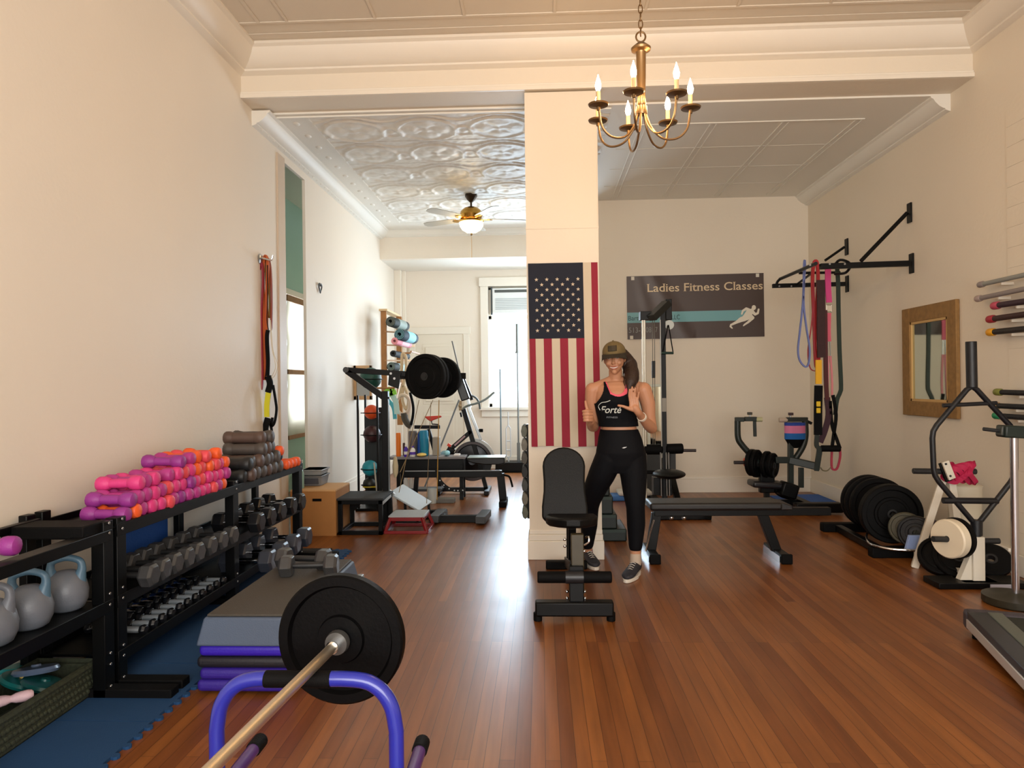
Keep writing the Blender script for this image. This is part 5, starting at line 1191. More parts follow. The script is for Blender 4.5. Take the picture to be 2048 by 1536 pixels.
B().rod(D(1632,527,pA.y), D(1560,558,pB.y)+V((0,0,0)), .017).out('front_bar', BLK, t)
B().tube(smooth_path([D(1565,555,pB.y-.05),D(1556,562,pB.y-.02),D(1552,571,pB.y)],4), .014, 10).out('grip', BLK, t)
B().rod(D(1595,568,pB.y), D(1625,545,pB.y-.6), .013).out('grip', BLK, t); B().rod(D(1598,546,pA.y+.9), D(1680,545,pA.y+.9), .014).out('rear_bar', BLK, t)
B().tube(smooth_path([D(1665,535,pA.y+.3),D(1680,520,pA.y+.2),D(1700,528,pA.y+.1),D(1692,545,pA.y+.2),D(1670,548,pA.y+.35)],4), .013, 10).out('neutral_grip', BLK, t)
for px, py, y in ((1618,531,pA.y),(1657,529,pA.y),(1687,529,pA.y),(1557,573,pB.y),(1581,573,pB.y)): 
    p = D(px,py,y); B().rod(p+V((0,-.022,0)), p+V((0,-.03,0)), .009, n=8).out('bolt', STEEL, t)
# bands on it
Yv = (pA.y+pB.y)/2-.2
def S_(px, py, dy=0.0): return D(px, py, Yv+dy)
bandloop('resistance_band', 'lavender blue long band looped over the pull up bar, leftmost', 'resistance band', [S_(1608,528),S_(1606,600),S_(1600,660),S_(1596,700),S_(1600,722),S_(1612,734),S_(1618,722),S_(1619,695),S_(1612,650),S_(1607,600),S_(1610,530)], .015, .018, mat('#6470a8',.6))
bandloop('resistance_band', 'red thick band looped over the pull up bar', 'resistance band', [S_(1628,526,.05),S_(1625,560,.05),S_(1628,640,.05),S_(1631,720,.05),S_(1634,732,.05),S_(1638,700,.05),S_(1634,620,.05),S_(1636,560,.05),S_(1634,526,.05)], .030, .02, mat('#a81e24',.6))
bandloop('resistance_band', 'thin crimson band hanging beside the lavender one', 'resistance band', [S_(1627,560,.03),S_(1624,640,.03),S_(1616,700,.03),S_(1620,735,.03),S_(1632,742,.03),S_(1636,735,.03),S_(1629,700,.03),S_(1627,640,.03)], .009, .012, mat('#a3303c',.6))
t = T('suspension_trainer', 'maroon strap trainer with black handles hanging from pull up bar', 'strap trainer', tuple(S_(1645,560)))
strap([S_(1641,560,-.03),S_(1642,600,-.03),S_(1642,660,-.03),S_(1643,715,-.03)], .075, .02, mat('#331518',.7,bump=.5,bs=90,var=.3,vs=30), 'wide_strap')
strap([S_(1650,620,-.02),S_(1651,700,-.02),S_(1652,760,-.02),S_(1654,800,-.02)], .04, .014, mat('#4a1719',.7), 'side_strap')
strap([S_(1654,795,-.02),S_(1657,830,-.02),S_(1650,860,-.02),S_(1640,885,-.02)], .055, .014, mat('#331222',.7), 'lower_strap')
strap([S_(1666,790,-.02),S_(1672,830,-.02),S_(1668,865,-.02),S_(1664,895,-.02)], .03, .014, BLKM, 'handle_strap')
strap([S_(1660,802,-.02),S_(1664,850,-.02),S_(1674,880,-.02),S_(1680,897,-.02)], .03, .014, BLKM, 'handle_strap')
B().rod(S_(1642,897,-.04), S_(1680,897,-.04), .032, n=16).out('foam_grip', BLKM, t, bev=.006)
t = T('strap_handle', 'black and yellow suspension strap hanging left of maroon straps', 'strap trainer', tuple(S_(1637,720)))
B().tube([S_(1637,720,-.08),S_(1637,768,-.08)], 0, flat=(.056,.02)).out('yellow_strap', mat('#e0a80e',.6,bump=.3,bs=100), t)
B().tube([S_(1637,771,-.08),S_(1636,820,-.08),S_(1636,870,-.08)], 0, flat=(.075,.02)).out('black_strap', BLKM, t)
for py in (808,821): B().cbox(S_(1637,py,-.1), (.04,.01,.05)).out('yellow_tag', mat('#d9b41a',.6), t, bev=.006)
strap([S_(1634,870,-.08),S_(1633,890,-.08),S_(1638,900,-.08),S_(1634,930,-.08),S_(1633,942,-.08)], .04, .02, DK, 'lower_handle')
t = T('band_with_buckle', 'bright pink strap with metal ring hanging from the pull up bar', 'strap', tuple(S_(1658,540)))
strap([S_(1656,535,.0),S_(1656,570,.0),S_(1658,605,.0)], .055, .012, mat('#cc3d82',.6), 'upper_strap')
B().cbox(S_(1658,617), (.045,.015,.055)).out('ring_backing', mat('#d2c6b4',.5), t)
B().tube([S_(1653,610),S_(1663,610),S_(1663,624),S_(1653,624)], .006, 8, closed=True).out('metal_ring', CHR, t)
strap([S_(1658,626,.0),S_(1657,660,.0),S_(1658,683,.0)], .04, .012, mat('#cc5870',.6), 'lower_strap')
B().tube([S_(1656,683),S_(1655,712)], .005, 6).out('cord', STEEL, t); B().tube([S_(1660,683),S_(1661,712)], .005, 6).out('cord', STEEL, t)
strap([S_(1656,712,.0),S_(1655,760,.0),S_(1654,795,.0)], .022, .01, mat('#d88a94',.6), 'thin_strap'); strap([S_(1661,712,.0),S_(1664,760,.0),S_(1664,795,.0)], .018, .01, mat('#c97a80',.6), 'thin_strap')
strap([S_(1664,895),S_(1663,925),S_(1665,938),S_(1674,937),S_(1680,915),S_(1680,898)], .02, .012, mat('#9c2840',.6), 'end_loop')
tag(B().tube(smooth_path([S_(1673,526,.0),S_(1676,560,.05),S_(1677,620,.05),S_(1679,700,.05),S_(1682,770,.05),S_(1680,785,.05),S_(1674,800,.05),S_(1670,830,.05)],4), 0, flat=(.035,.02)).out('resistance_band', mat('#14281e',.6)), 'dark green strap hanging rightmost from the pull up bar', 'resistance band')
tag(B().tube(smooth_path([S_(1641,935,.0),S_(1646,941,.0),S_(1655,941,.0),S_(1662,934,.0)],4), .006, 8).out('cord_loop', mat('#6a6248',.6)), 'thin cord curve hanging below the strap handles', 'cord')

# ---------- mirror on the right wall ----------
t = T('wall_mirror', 'rustic wood framed mirror on the right wall', 'mirror', (XR,6.2,1.6))
xm = XR-.035
a = WX(1803,618,xm); c = WX(1911,600,xm); a2 = WX(1807,831,xm); c2 = WX(1912,836,xm)
y0, y1 = c.y, a.y; z1 = (a.z+c.z)/2; z0 = (a2.z+c2.z)/2
RW = mat('#8d6a3a',.65,var=.45,vs=22,bump=.6,bs=50)
s = .13
for nm, p, q in (('frame_board',(y0,z0),(y0+s,z1)),('frame_board',(y1-s,z0),(y1,z1)),('frame_board',(y0+s,z1-s),(y1-s,z1)),('frame_board',(y0+s,z0),(y1-s,z0+s))):
    B().box((xm-.0,p[0],p[1]),(XR-.002,q[0],q[1])).out(nm, RW, t, bev=.005)
for nm, p, q in (('inner_lip',(y0+s,z0+s),(y0+s+.02,z1-s)),('inner_lip',(y1-s-.02,z0+s),(y1-s,z1-s)),('inner_lip',(y0+s,z1-s-.02),(y1-s,z1-s)),('inner_lip',(y0+s,z0+s),(y1-s,z0+s+.02))):
    B().box((xm+.006,p[0],p[1]),(XR-.004,q[0],q[1])).out(nm, mat('#c7a268',.6), t)
B().box((XR-.014,y0+s,z0+s),(XR-.010,y1-s,z1-s)).out('mirror_glass', mat('#c6cfc4',.04,metal=1.0), t)

# ---------- bars held on the right wall ----------
def wall_bar(px, py, px2, py2, r, c, endc, label, tip=.07, out=.09):
    xw = XR-out
    a = WX(px, py, xw); q = WX(px2, py2, xw); q = V((xw, a.y-1.35, a.z+0.0)) if False else q
    d = (q-a).normalized(); q = a+d*1.25
    t = T('weighted_bar', label, 'exercise bar', tuple(a), 0, 'weighted bars on the right wall')
    B().rod(a+d*tip*.6, q, r).out('shaft', mat(c,.6,bump=.4,bs=120), t)
    b = B().lathe([(0,0),(r*1.25,.004),(r*1.35,.012),(r*1.35,tip-.01),(r*1.1,tip),(0,tip)], axm(a,d), 18); b.out('end_cap', mat(endc,.5), t)
    for k in (.25,.95):
        p = a+d*k; B().bar(p+V((0,0,-r*1.4)), V((XR-.002,p.y,p.z-r*1.4)), .012, .02).out('wall_peg', mat('#d9cfbf',.5), t)
wall_bar(1958,570,2048,550,.017,'#8d8f8a','#8a7f7c','pale grey rod on the right wall, topmost of the bars',.06)
wall_bar(1953,598,2048,578,.018,'#8a8280','#a89690','mauve grey rod on the right wall, second from the top',.06)
wall_bar(1986,612,2048,603,.021,'#38252f','#b5475c','dark bar with rose pink tip on the right wall')
wall_bar(1977,639,2048,629,.021,'#38201e','#9c2734','dark bar with crimson tip on the right wall')
wall_bar(1977,665,2048,658,.021,'#26201e','#d8981a','dark bar with yellow tip on the right wall')
wall_bar(1991,784,2048,786,.019,'#15171a','#7b8038','black bar with olive tip on the right wall')
wall_bar(1985,811,2048,814,.019,'#15171a','#b58a52','black bar with tan tip on the right wall')
wall_bar(1989,831,2048,835,.019,'#15171a','#1f8a5c','black bar with green tip on the right wall')

# ---------- plates on the floor rack by the right wall ----------
t = T('plate_rack', 'low black floor rack holding big plates along the right wall', 'plate rack', (2.9,6.2,0))
B().bar((2.72,6.62,.04),(2.68,5.62,.04),.06,.06).out('rail', BLK, t, bev=.006); B().bar((3.1,6.62,.04),(3.06,5.62,.04),.06,.06).out('rail', BLK, t, bev=.006)
for y in (6.6,5.64): B().bar((2.58,y,.04),(3.2,y,.04),.09,.08).out('cross_foot', BLKM, t, bev=.01)
d = V((-.12,-1,0)).normalized()
for i, (px, y) in enumerate(((1738,6.42),(1746,6.33),(1757,6.22),(1781,5.83))):
    p = D(px, 1000, y); R = .238; p.z = R+.07
    bumper('weight_plate', 'large black bumper plate on the floor rack, %s from the back' % ORD[i], p, d, R, .055 if i < 3 else .09, RUB, 48, 'large plates on the floor rack')
for i, (px, y, R, c) in enumerate(((1812,5.60,.125,'#4a4738'),(1832,5.50,.13,'#0a0a0c'),(1858,5.62,.12,'#3a2f38'))):
    p = D(px, 1050, y); p.z = R+.11-.02*i
    bumper('weight_plate', ('olive grey iron plate in front of the large plates','black plate just right of the olive grey plate','small dusky purple plate before the white stand')[i], p, (V((-.5,-.8,0)) if i < 2 else V((-.9,-.4,0))), R, .04, mat(c,.45,metal=.2,bump=.4,bs=60), 40, None, .05)
t = T('handle_bar', 'bent chrome handle with blue white label lying before the plates', 'handle', tuple(GZ(1790,1105)))
B().tube(smooth_path([GZ(1757,1052,.15),GZ(1738,1062,.14),GZ(1733,1075,.13),GZ(1742,1088,.12),GZ(1775,1097,.11),GZ(1810,1100,.11),GZ(1842,1101,.11)],5), .009, 10).out('chrome_rod', CHR, t)
p = GZ(1828,1100,.1); B().prism([(-.06,0),(-.03,.11),(.06,.11),(.05,0)], .03, Matrix(((1,0,0,p.x),(0,0,1,p.y),(0,1,0,p.z),(0,0,0,1)))).out('label_block', mat('#8fa6d8',.4), t, bev=.003)
q = GZ(1815,1112,.0); B().bar((q.x-.12,q.y,.04),(q.x+.2,q.y,.04),.1,.07).out('base', BLKM, t, bev=.01)

# ---------- white plate tree with ring plate, pink band ----------
Yw = 5.2
t = T('plate_tree', 'white steel plate tree with black pegs by the right wall', 'plate tree', (3.0,Yw,0))
def Wt(px, py, dy=0.0): return D(px, py, Yw+dy)
WS = mat('#ded6c6',.35)
pt = Wt(1893,930)
B().bar(Wt(1893,935,.05), V((Wt(1846,1080).x,Yw+.12,.0)), .045, .05).out('left_leg', WS, t, bev=.005)
B().bar(Wt(1898,940,.05), V((Wt(1940,1085,.0).x,Yw+.1,.0)), .05, .06).out('right_leg', WS, t, bev=.005)
B().box(tuple(Wt(1890,965,.12)), tuple(Wt(1906,930,.12)+V((0,.03,0)))).out('gusset', WS, t, bev=.004)
B().bar(Wt(1884,925,-.03), Wt(1898,962,-.03), .05, .02, up=(0,1,0)).out('side_plate', BLK, t, bev=.003); B().bar(Wt(1890,923,-.05), Wt(1904,958,-.05), .05, .02, up=(0,1,0)).out('front_plate', WS, t, bev=.003)
for q in (Wt(1892,928,-.065), Wt(1901,952,-.065)): B().sph(q,.008,8).out('bolt', IRON, t)
B().rod(Wt(1826,942), Wt(1890,943), .021, n=16).out('peg', IRON, t, bev=.004); B().rod(Wt(1895,943), Wt(1952,943), .021, n=16).out('peg', IRON, t, bev=.004)
mp_ = V((D(1952,1150,4.86).x, 4.86, 0))
B().bar((mp_.x,4.86,.03), (mp_.x,4.86,D(1952,1072,4.86).z), .08, .08).out('front_post', WS, t, bev=.006)
B().prism([(-.09,0),(.055,0),(.055,.26),(.02,.26)], .05, Matrix(((1,0,0,mp_.x-.03),(0,0,1,4.84),(0,1,0,.035),(0,0,0,1)))).out('post_web', WS, t)
B().box((mp_.x-.12,4.78,.03),(mp_.x+.1,4.94,.042)).out('foot_plate', mat('#cfd8c0',.4), t)
B().bar((D(1862,1165,4.86).x,4.86,.022),(D(2040,1165,4.86).x,4.86,.022),.2,.04).out('base_beam', BLK, t, bev=.004)
B().box((D(1980,1165,4.76).x,4.752,.008),(D(2028,1165,4.76).x,4.762,.036)).out('base_label', mat('#a8a6b0',.4), t)
B().bar((mp_.x,4.86,.05),(mp_.x-.05,5.5,.05),.06,.06).out('base_spine', WS, t)
zp = D(1885,1080,4.86).z
B().rod((D(1866,1078,4.8).x,4.8,D(1866,1078,4.8).z),(mp_.x,4.86,zp), .02, n=16).out('peg', IRON, t); B().rod((mp_.x,4.86,D(1985,1082,4.86).z),(D(1998,1082,4.86).x,4.86,D(1985,1082,4.86).z), .02, n=16).out('peg', IRON, t)
# plate on it: white ring dumbbell disc
d = V((-.93,-.36,0)).normalized()
c0 = D(1901,1077,4.83)
t = T('weight_plate', 'cream white thick plate on the front peg of the white tree', 'weight plate', tuple(c0))
B().lathe([(.021,-.035),(.122,-.035),(.13,-.026),(.13,.026),(.122,.035),(.021,.035),(.021,-.035)], axm(c0,d), 48).out('disc', mat('#e3d6bd',.45), t)
t = T('weight_plate', 'black plate behind the cream one on the white tree', 'weight plate', tuple(c0))
B().lathe([(.021,-.012),(.135,-.012),(.137,0),(.135,.02),(.021,.02),(.021,-.012)], axm(c0-d*.058,d), 48).out('disc', RUB, t)
for i, (px, py, y, R, th) in enumerate(((1884,1128,5.16,.155,.05),(1918,1132,5.08,.16,.05),(1982,1135,5.12,.13,.045))):
    p = D(px,py,y); t2 = bumper('weight_plate', ('black plate leaning low behind the cream plate, left one','black plate leaning low behind the cream plate, right one','dark plate on the floor behind the white post')[i], V((p.x,p.y,R*.80)), V((-.3,-.6,.65)), R, th, RUB, 40)
t = T('leg_band', 'bunched hot pink elastic band on the right peg of the white tree', 'band', tuple(Wt(1925,943)))
for k in range(6):
    x0 = Wt(1900+k*8,943).x; pts = [V((x0+.035*math.sin(a*2+k),Yw+(.05+.01*math.sin(3*a+k))*math.cos(a),Wt(1925,946).z+(.058+.014*math.sin(2*a+k))*math.sin(a))) for a in [2*PI*j/14 for j in range(14)]]
    B().tube(smooth_path(pts,3,True), 0, closed=True, flat=(.035,.008)).out('band_fold', mat('#b8164a',.7), t)
# white cloth/towel shape behind: white curved guard
t = T('white_bin', 'white rounded plastic tub behind the plate tree', 'bin', tuple(Wt(1930,1000,.35)))
B().lathe([(0,0),(.16,0),(.19,.5),(.2,.52),(.17,.53),(0,.53)], Matrix.Translation(V((D(1930,1050,5.38).x,5.38,.001))) @ Matrix.Diagonal((.62,.5,1.15,1)), 32).out('body', mat('#d5cbb5',.45), t)

# ---------- trap bar standing on the stand ----------
Yq = 4.86
t = T('trap_bar', 'black hexagonal trap bar standing upright by the right wall', 'trap bar', (3.0,Yq,.3))
def Tq(px, py): return D(px, py, Yq)
TB = mat('#0e1016',.45,bump=.2,bs=80)
B().rod(Tq(1942,683), Tq(1944,775), .034, n=20).out('upper_sleeve', TB, t, bev=.003)
hexp = [Tq(1944,765),Tq(1982,806),Tq(2030,862),Tq(2031,955),Tq(1952,1050),Tq(1870,955),Tq(1864,862),Tq(1905,806)]
hx = [Tq(1943,768),Tq(2030,862),Tq(2031,952),Tq(1953,1052),Tq(1868,952),Tq(1864,862)]
b = B(); r = .018
pp = []
for i, p in enumerate(hx):
    a = hx[i-1]; c = hx[(i+1) % 6]; pp += [p+(a-p).normalized()*.05, p*.0+p+((a-p).normalized()+(c-p).normalized())*.012, p+(c-p).normalized()*.05]
b.tube(pp, r, 12, closed=True); b.out('hex_frame', TB, t)
B().rod(Tq(1886,811), Tq(1993,806), .014).out('cross_bar', TB, t); B().rod(Tq(1886,1001), Tq(1995,1002), .021, n=16).out('cross_bar', TB, t)
B().rod(Tq(1953,1040), Tq(1953,1070), .036, n=20).out('lower_sleeve', TB, t)
B().rod(Tq(1953,1070), Tq(1953,1075), .028, n=20).out('lower_post', TB, t)
# ---------- barbell and chrome post at the right edge ----------
Yr = 4.46
t = T('chrome_stand', 'tall chrome post with black head and iron base at the right edge', 'stand', (D(2028,1190,Yr).x,Yr,0))
xr_ = D(2029,1000,Yr).x
B().rod((xr_,Yr,.0),(xr_,Yr,D(2029,872,Yr).z), .021, n=20).out('post', mat('#c9c8d0',.2,metal=1.0), t)
B().bar(D(2001,862,Yr), D(2060,865,Yr), .1, .075).out('head', mat('#10201c',.45), t, bev=.01)
B().rod(D(1967,858,Yr), D(2000,862,Yr), .012).out('pin', IRON, t); B().bar(D(1997,861,Yr), D(2008,862,Yr), .06, .06).out('head_cap', mat('#3a3c36',.4), t, bev=.006)
B().lathe([(0,0),(.17,0),(.18,.01),(.18,.05),(.05,.06),(.03,.07),(0,.07)], Matrix.Translation(V((xr_,Yr,0))), 40).out('base', mat('#2a281c',.5,var=.3,vs=30), t)
# platform at right edge
t = T('treadmill_deck', 'low black and silver platform end at the lower right corner', 'treadmill', (2.6,3.9,0))
ga = GZ(1930,1268); gb = GZ(2120,1372)
a = GZ(1912,1225,.10); c = GZ(2200,1385,.10)
z1 = .13
A_ = GZ(1925,1212,z1); dd = (GZ(2048,1278,z1)-GZ(1940,1215,z1)); dd.z = 0; dd.normalize(); dd = V((-.27,-.963,0)); sd = V((.963,-.27,0))
o = GZ(1932,1246,.07); 
def PB(nm, u0, u1, v0, v1, z0, z1_, m, bev=.004):
    b = B(); P = [o+dd*u+sd*v for u, v in ((u0,v0),(u1,v0),(u1,v1),(u0,v1))]; b.add([(p.x,p.y,z0) for p in P]+[(p.x,p.y,z1_) for p in P], [(3,2,1,0),(4,5,6,7),(0,1,5,4),(1,2,6,5),(2,3,7,6),(3,0,4,7)]); return b.out(nm, m, t, bev=bev)
PB('side_rail', 0,1.5,0,.03,.045,.095, mat('#c9c7c4',.3,metal=.3))
PB('deck_side', 0,1.5,.005,.10,.05,.135, mat('#23282c',.4)); PB('deck', .0,1.5,.10,.17,.04,.14, mat('#5d625a',.6,bump=.5,bs=150)); PB('belt', .0,1.5,.17,.5,.04,.125, mat('#1c221c',.7,bump=.5,bs=150))
PB('end_cap', -.07,.02,-.0,.5,.03,.135, mat('#3b363d',.6,bump=.4,bs=200), .02)
for v in (.05,.42): 
    p = o+dd*.03+sd*v; B().rod((p.x,p.y,0),(p.x,p.y,.05),.03).out('foot', BLKM, t)
    p = o+dd*1.4+sd*v; B().rod((p.x,p.y,0),(p.x,p.y,.05),.03).out('foot', BLKM, t)
# ---------- chandelier ----------
YC = 3.9; cx = D(1283,200,YC).x
t = T('chandelier', 'brass seven arm candle chandelier hanging lit from the ceiling', 'chandelier', (cx,YC,ZF))
NB = mat('#8a6f4e',.3,metal=.9); NBd = mat('#6f5536',.35,metal=.7)
def cz(py): return D(1283,py,YC).z
zr = cz(78)
B().lathe([(0,0),(.065,0),(.06,-.02),(.03,-.035),(0,-.035)], Matrix.Translation(V((cx,YC,ZF))), 28).out('ceiling_canopy', NB, t)
zz = ZF-.03; k = 0
b = B()
while zz > zr+.06:
    a = PI/2*(k % 2); pts = [V((cx+.011*math.cos(q)*math.cos(a), YC+.011*math.cos(q)*math.sin(a), zz-.026+.026*math.sin(q))) for q in [2*PI*j/12 for j in range(12)]]
    b.tube(pts, .0032, 6, closed=True); zz -= .042; k += 1
b.out('chain', NBd, t)
B().tube([V((cx+.026*math.cos(q), YC, zr-.0+.028*math.sin(q)+.012)) for q in [2*PI*j/20 for j in range(20)]], .005, 8, closed=True).out('ring', NBd, t)
z0 = cz(83); zb0 = cz(214)
B().lathe([(0,0),(.012,-.002),(.035,-.02),(.055,-.038),(.052,-.05),(.03,-.06),(.027,-.068),(.025,-.20),(.021,-.30),(.025,-.345),(.020,-.355),(.03,-.36),(.03,-.40),(.028,-.405),(0,-.41)], Matrix.Translation(V((cx,YC,z0))), 28).out('centre_column', NB, t)
zh = z0-.385
BULB = mat('#ffcb8c',.3,emit=150.0)
for i in range(7):
    a = math.radians(-4+360/7*i); R = .265; u = V((math.cos(a),math.sin(a),0)); c = V((cx,YC,0))
    P = [c+u*.02+V((0,0,zh-.01)), c+u*.05+V((0,0,zh-.09)), c+u*.11+V((0,0,zh-.155)), c+u*.19+V((0,0,zh-.16)), c+u*.245+V((0,0,zh-.11)), c+u*R+V((0,0,zh-.01))]
    arm = B().tube(smooth_path(P,6), .006, 10).out('arm', NB, t)
    cc = c+u*R+V((0,0,zh))
    B().lathe([(0,-.03),(.009,-.028),(.01,-.01),(.052,-.002),(.056,.006),(.052,.008),(0,.004)], Matrix.Translation(cc), 24).out('drip_cup', NBd, arm)
    B().rod(cc+V((0,0,.004)), cc+V((0,0,.075)), .0115).out('candle_sleeve', mat('#d9b98a',.5), arm)
    B().lathe([(0,0),(.008,.001),(.015,.018),(.0165,.034),(.012,.055),(.005,.075),(.0015,.09),(0,.092)], Matrix.Translation(cc+V((0,0,.075))), 16).out('bulb', BULB, arm)
# ================= PERSON =================
YPe = 5.12
def Pp(px, py, dy=0.0): return D(px, py, YPe+dy)
SK = mat('#b98464',.5,var=.08,vs=14)
person = T('person', 'woman in black tank top and leggings with camo cap giving a thumbs up', 'person', (Pp(1240,1100).x,YPe,0))
def capsule(b, p, q, r0, r1, n=16, caps=True):
    p = V(p); q = V(q); L = (q-p).length; m = 5; pr = []
    for k in range(m+1): a = PI/2*k/m; pr.append((r0*math.sin(a), -r0*math.cos(a)))
    for k in range(m+1): a = PI/2*k/m; pr.append((r1*math.cos(a), L+r1*math.sin(a)))
    pr[0] = (0,-r0); pr[-1] = (0,L+r1); b.lathe(pr, axm(p, q-p), n)
def chain(b, pts, rs, n=16, sub=3):
    P = smooth_path(pts, sub); R = []
    for i in range(len(rs)-1):
        for k in range(sub): R.append(rs[i]+(rs[i+1]-rs[i])*k/sub)
    R.append(rs[-1])
    for i in range(len(P)-1): capsule(b, P[i], P[i+1], R[i], R[i+1], n)
def loft(b, secs, n=40):                         # secs: (centre, half width, half depth, yaw)
    vs = []; fs = []
    for c, a, d, yaw in secs:
        for k in range(n):
            th = 2*PI*k/n; x = a*math.copysign(abs(math.cos(th))**.9, math.cos(th)); y = d*math.copysign(abs(math.sin(th))**.95, math.sin(th))
            vs.append(V(c)+V((x*math.cos(yaw)-y*math.sin(yaw), x*math.sin(yaw)+y*math.cos(yaw), 0)))
    for i in range(len(secs)-1):
        for k in range(n): l = (k+1) % n; fs.append((i*n+k, i*n+l, (i+1)*n+l, (i+1)*n+k))
    fs.append(tuple(range(n))[::-1]); fs.append(tuple(range((len(secs)-1)*n, len(secs)*n)))
    b.add(vs, fs)
def interp(secs, sub=4):
    out = []
    cs = smooth_path([s[0] for s in secs], sub)
    for i in range(len(secs)-1):
        for k in range(sub):
            t_ = k/sub; t2 = t_*t_*(3-2*t_)*.5+t_*.5; out.append((cs[i*sub+k], secs[i][1]+(secs[i+1][1]-secs[i][1])*t2, secs[i][2]+(secs[i+1][2]-secs[i][2])*t2, secs[i][3]+(secs[i+1][3]-secs[i][3])*t_))
    out.append(secs[-1]); return out
yw = -.10
TOR = [(Pp(1241,945),.11,.07,yw),(Pp(1241,925),.155,.098,yw),(Pp(1241,903),.168,.118,yw),(Pp(1240,880),.150,.105,yw),(Pp(1238,858),.128,.092,yw),(Pp(1236,842),.126,.09,yw),(Pp(1234,820),.140,.105,yw),(Pp(1232,802),.148,.118,yw),(Pp(1232,786),.150,.105,yw),(Pp(1233,774),.150,.08,yw),(Pp(1233,767),.115,.062,yw),(Pp(1232,763),.06,.05,yw)]
# leg joints: R = photo left leg (knee turned out), L = photo right leg
LEGR = [Pp(1219,915,.0),Pp(1203,950,.03),Pp(1187,985,.10),Pp(1180,1012,.17),Pp(1178,1050,.24),Pp(1175,1095,.32),Pp(1175,1112,.34)]
RR = [.095,.088,.072,.058,.055,.038,.036]
LEGL = [Pp(1264,912,.0),Pp(1267,950,-.01),Pp(1269,985,-.02),Pp(1271,1015,-.03),Pp(1272,1050,-.01),Pp(1271,1095,.0),Pp(1271,1122,.0)]
RL = [.095,.088,.074,.058,.057,.040,.038]
# arms
SHR = Pp(1185,780,.02); ELR = Pp(1187,853,.06); WRR = Pp(1180,846,-.13)
SHL = Pp(1287,780,-.0); ELL = Pp(1303,856,.02); WRL = Pp(1281,831,-.17)
def add_arms(b):
    chain(b, [SHR, SHR.lerp(ELR,.35)+V((-.008,0,0)), SHR.lerp(ELR,.7), ELR], [.054,.050,.043,.038])
    chain(b, [ELR, ELR.lerp(WRR,.35)+V((-.0,0,-.006)), WRR], [.040,.040,.028])
    chain(b, [SHL, SHL.lerp(ELL,.35)+V((.01,0,0)), SHL.lerp(ELL,.7), ELL], [.058,.054,.046,.040])
    chain(b, [ELL, ELL.lerp(WRL,.35)+V((.0,0,-.006)), WRL], [.042,.040,.027])
def finger(b, pts, r): chain(b, pts, [r, r*.97, r*.9, r*.8][:len(pts)], 10, 2)
def hands(b):
    # open left hand (photo right): palm to the camera, fingers up
    w = Pp(1279,827,-.19); pc = Pp(1267,810,-.22)
    s = .00357*YPe/5.12                                    # metres per photo pixel here
    def h(x, y, dy=0.0): return Pp(x, y, -.22+dy)
    chain(b, [WRL, h(1276,824,.01), h(1270,816)], [.026,.026,.026])
    for x0, y0, x1, y1 in ((1262,818,1261,803),(1266,820,1265.5,801),(1271,821,1270,802),(1276,822,1275,805)): capsule(b, h(x0,y0), h(x1,y1), .0135, .0105, 12)
    F = [((1260,802),(1258.5,792),(1258.5,785),(1259,779)),((1265,800),(1264,789),(1264,781),(1264.5,774)),((1270,801),(1270,790),(1270,782),(1271,776)),((1275,804),(1276,795),(1277,789),(1278,784))]
    for i, f in enumerate(F): finger(b, [h(x,y,-.004*k) for k,(x,y) in enumerate(f)], .0088 if i < 3 else .0078)
    chain(b, [h(1268,820), h(1257,817,-.01), h(1247,813,-.015), h(1237,811,-.018)], [.016,.0135,.0105,.0088], 12, 2)
    # thumbs up right hand (photo left)
    def g(x, y, dy=0.0): return Pp(x, y, -.22+dy)
    chain(b, [WRR, g(1182,842,.05), g(1180,836,.02)], [.028,.029,.027])
    capsule(b, g(1179,826,.01), g(1180,840,.015), .025, .024, 14)
    for i, y in enumerate((822.5,829,835.5,841.5)):
        x0 = 1168+i*.7; r = .0112-.0005*i
        finger(b, [g(1184,y,.0), g(1176,y-.3,-.032), g(1167+i*.6,y,-.022), g(1166.5+i*.6,y+.3,.0)], r)
    chain(b, [g(1178,826,.0), g(1174,817,-.015), g(1172,810,-.012), g(1171,803,-.006)], [.0145,.012,.0105,.0092], 12, 2)
HC = Pp(1229,717,-.03); YAWH = -.22
HM_ = Matrix.Translation(HC) @ Matrix.Rotation(YAWH,4,'Z') @ Matrix.Rotation(-.06,4,'Y') @ Matrix.Rotation(.10,4,'X')
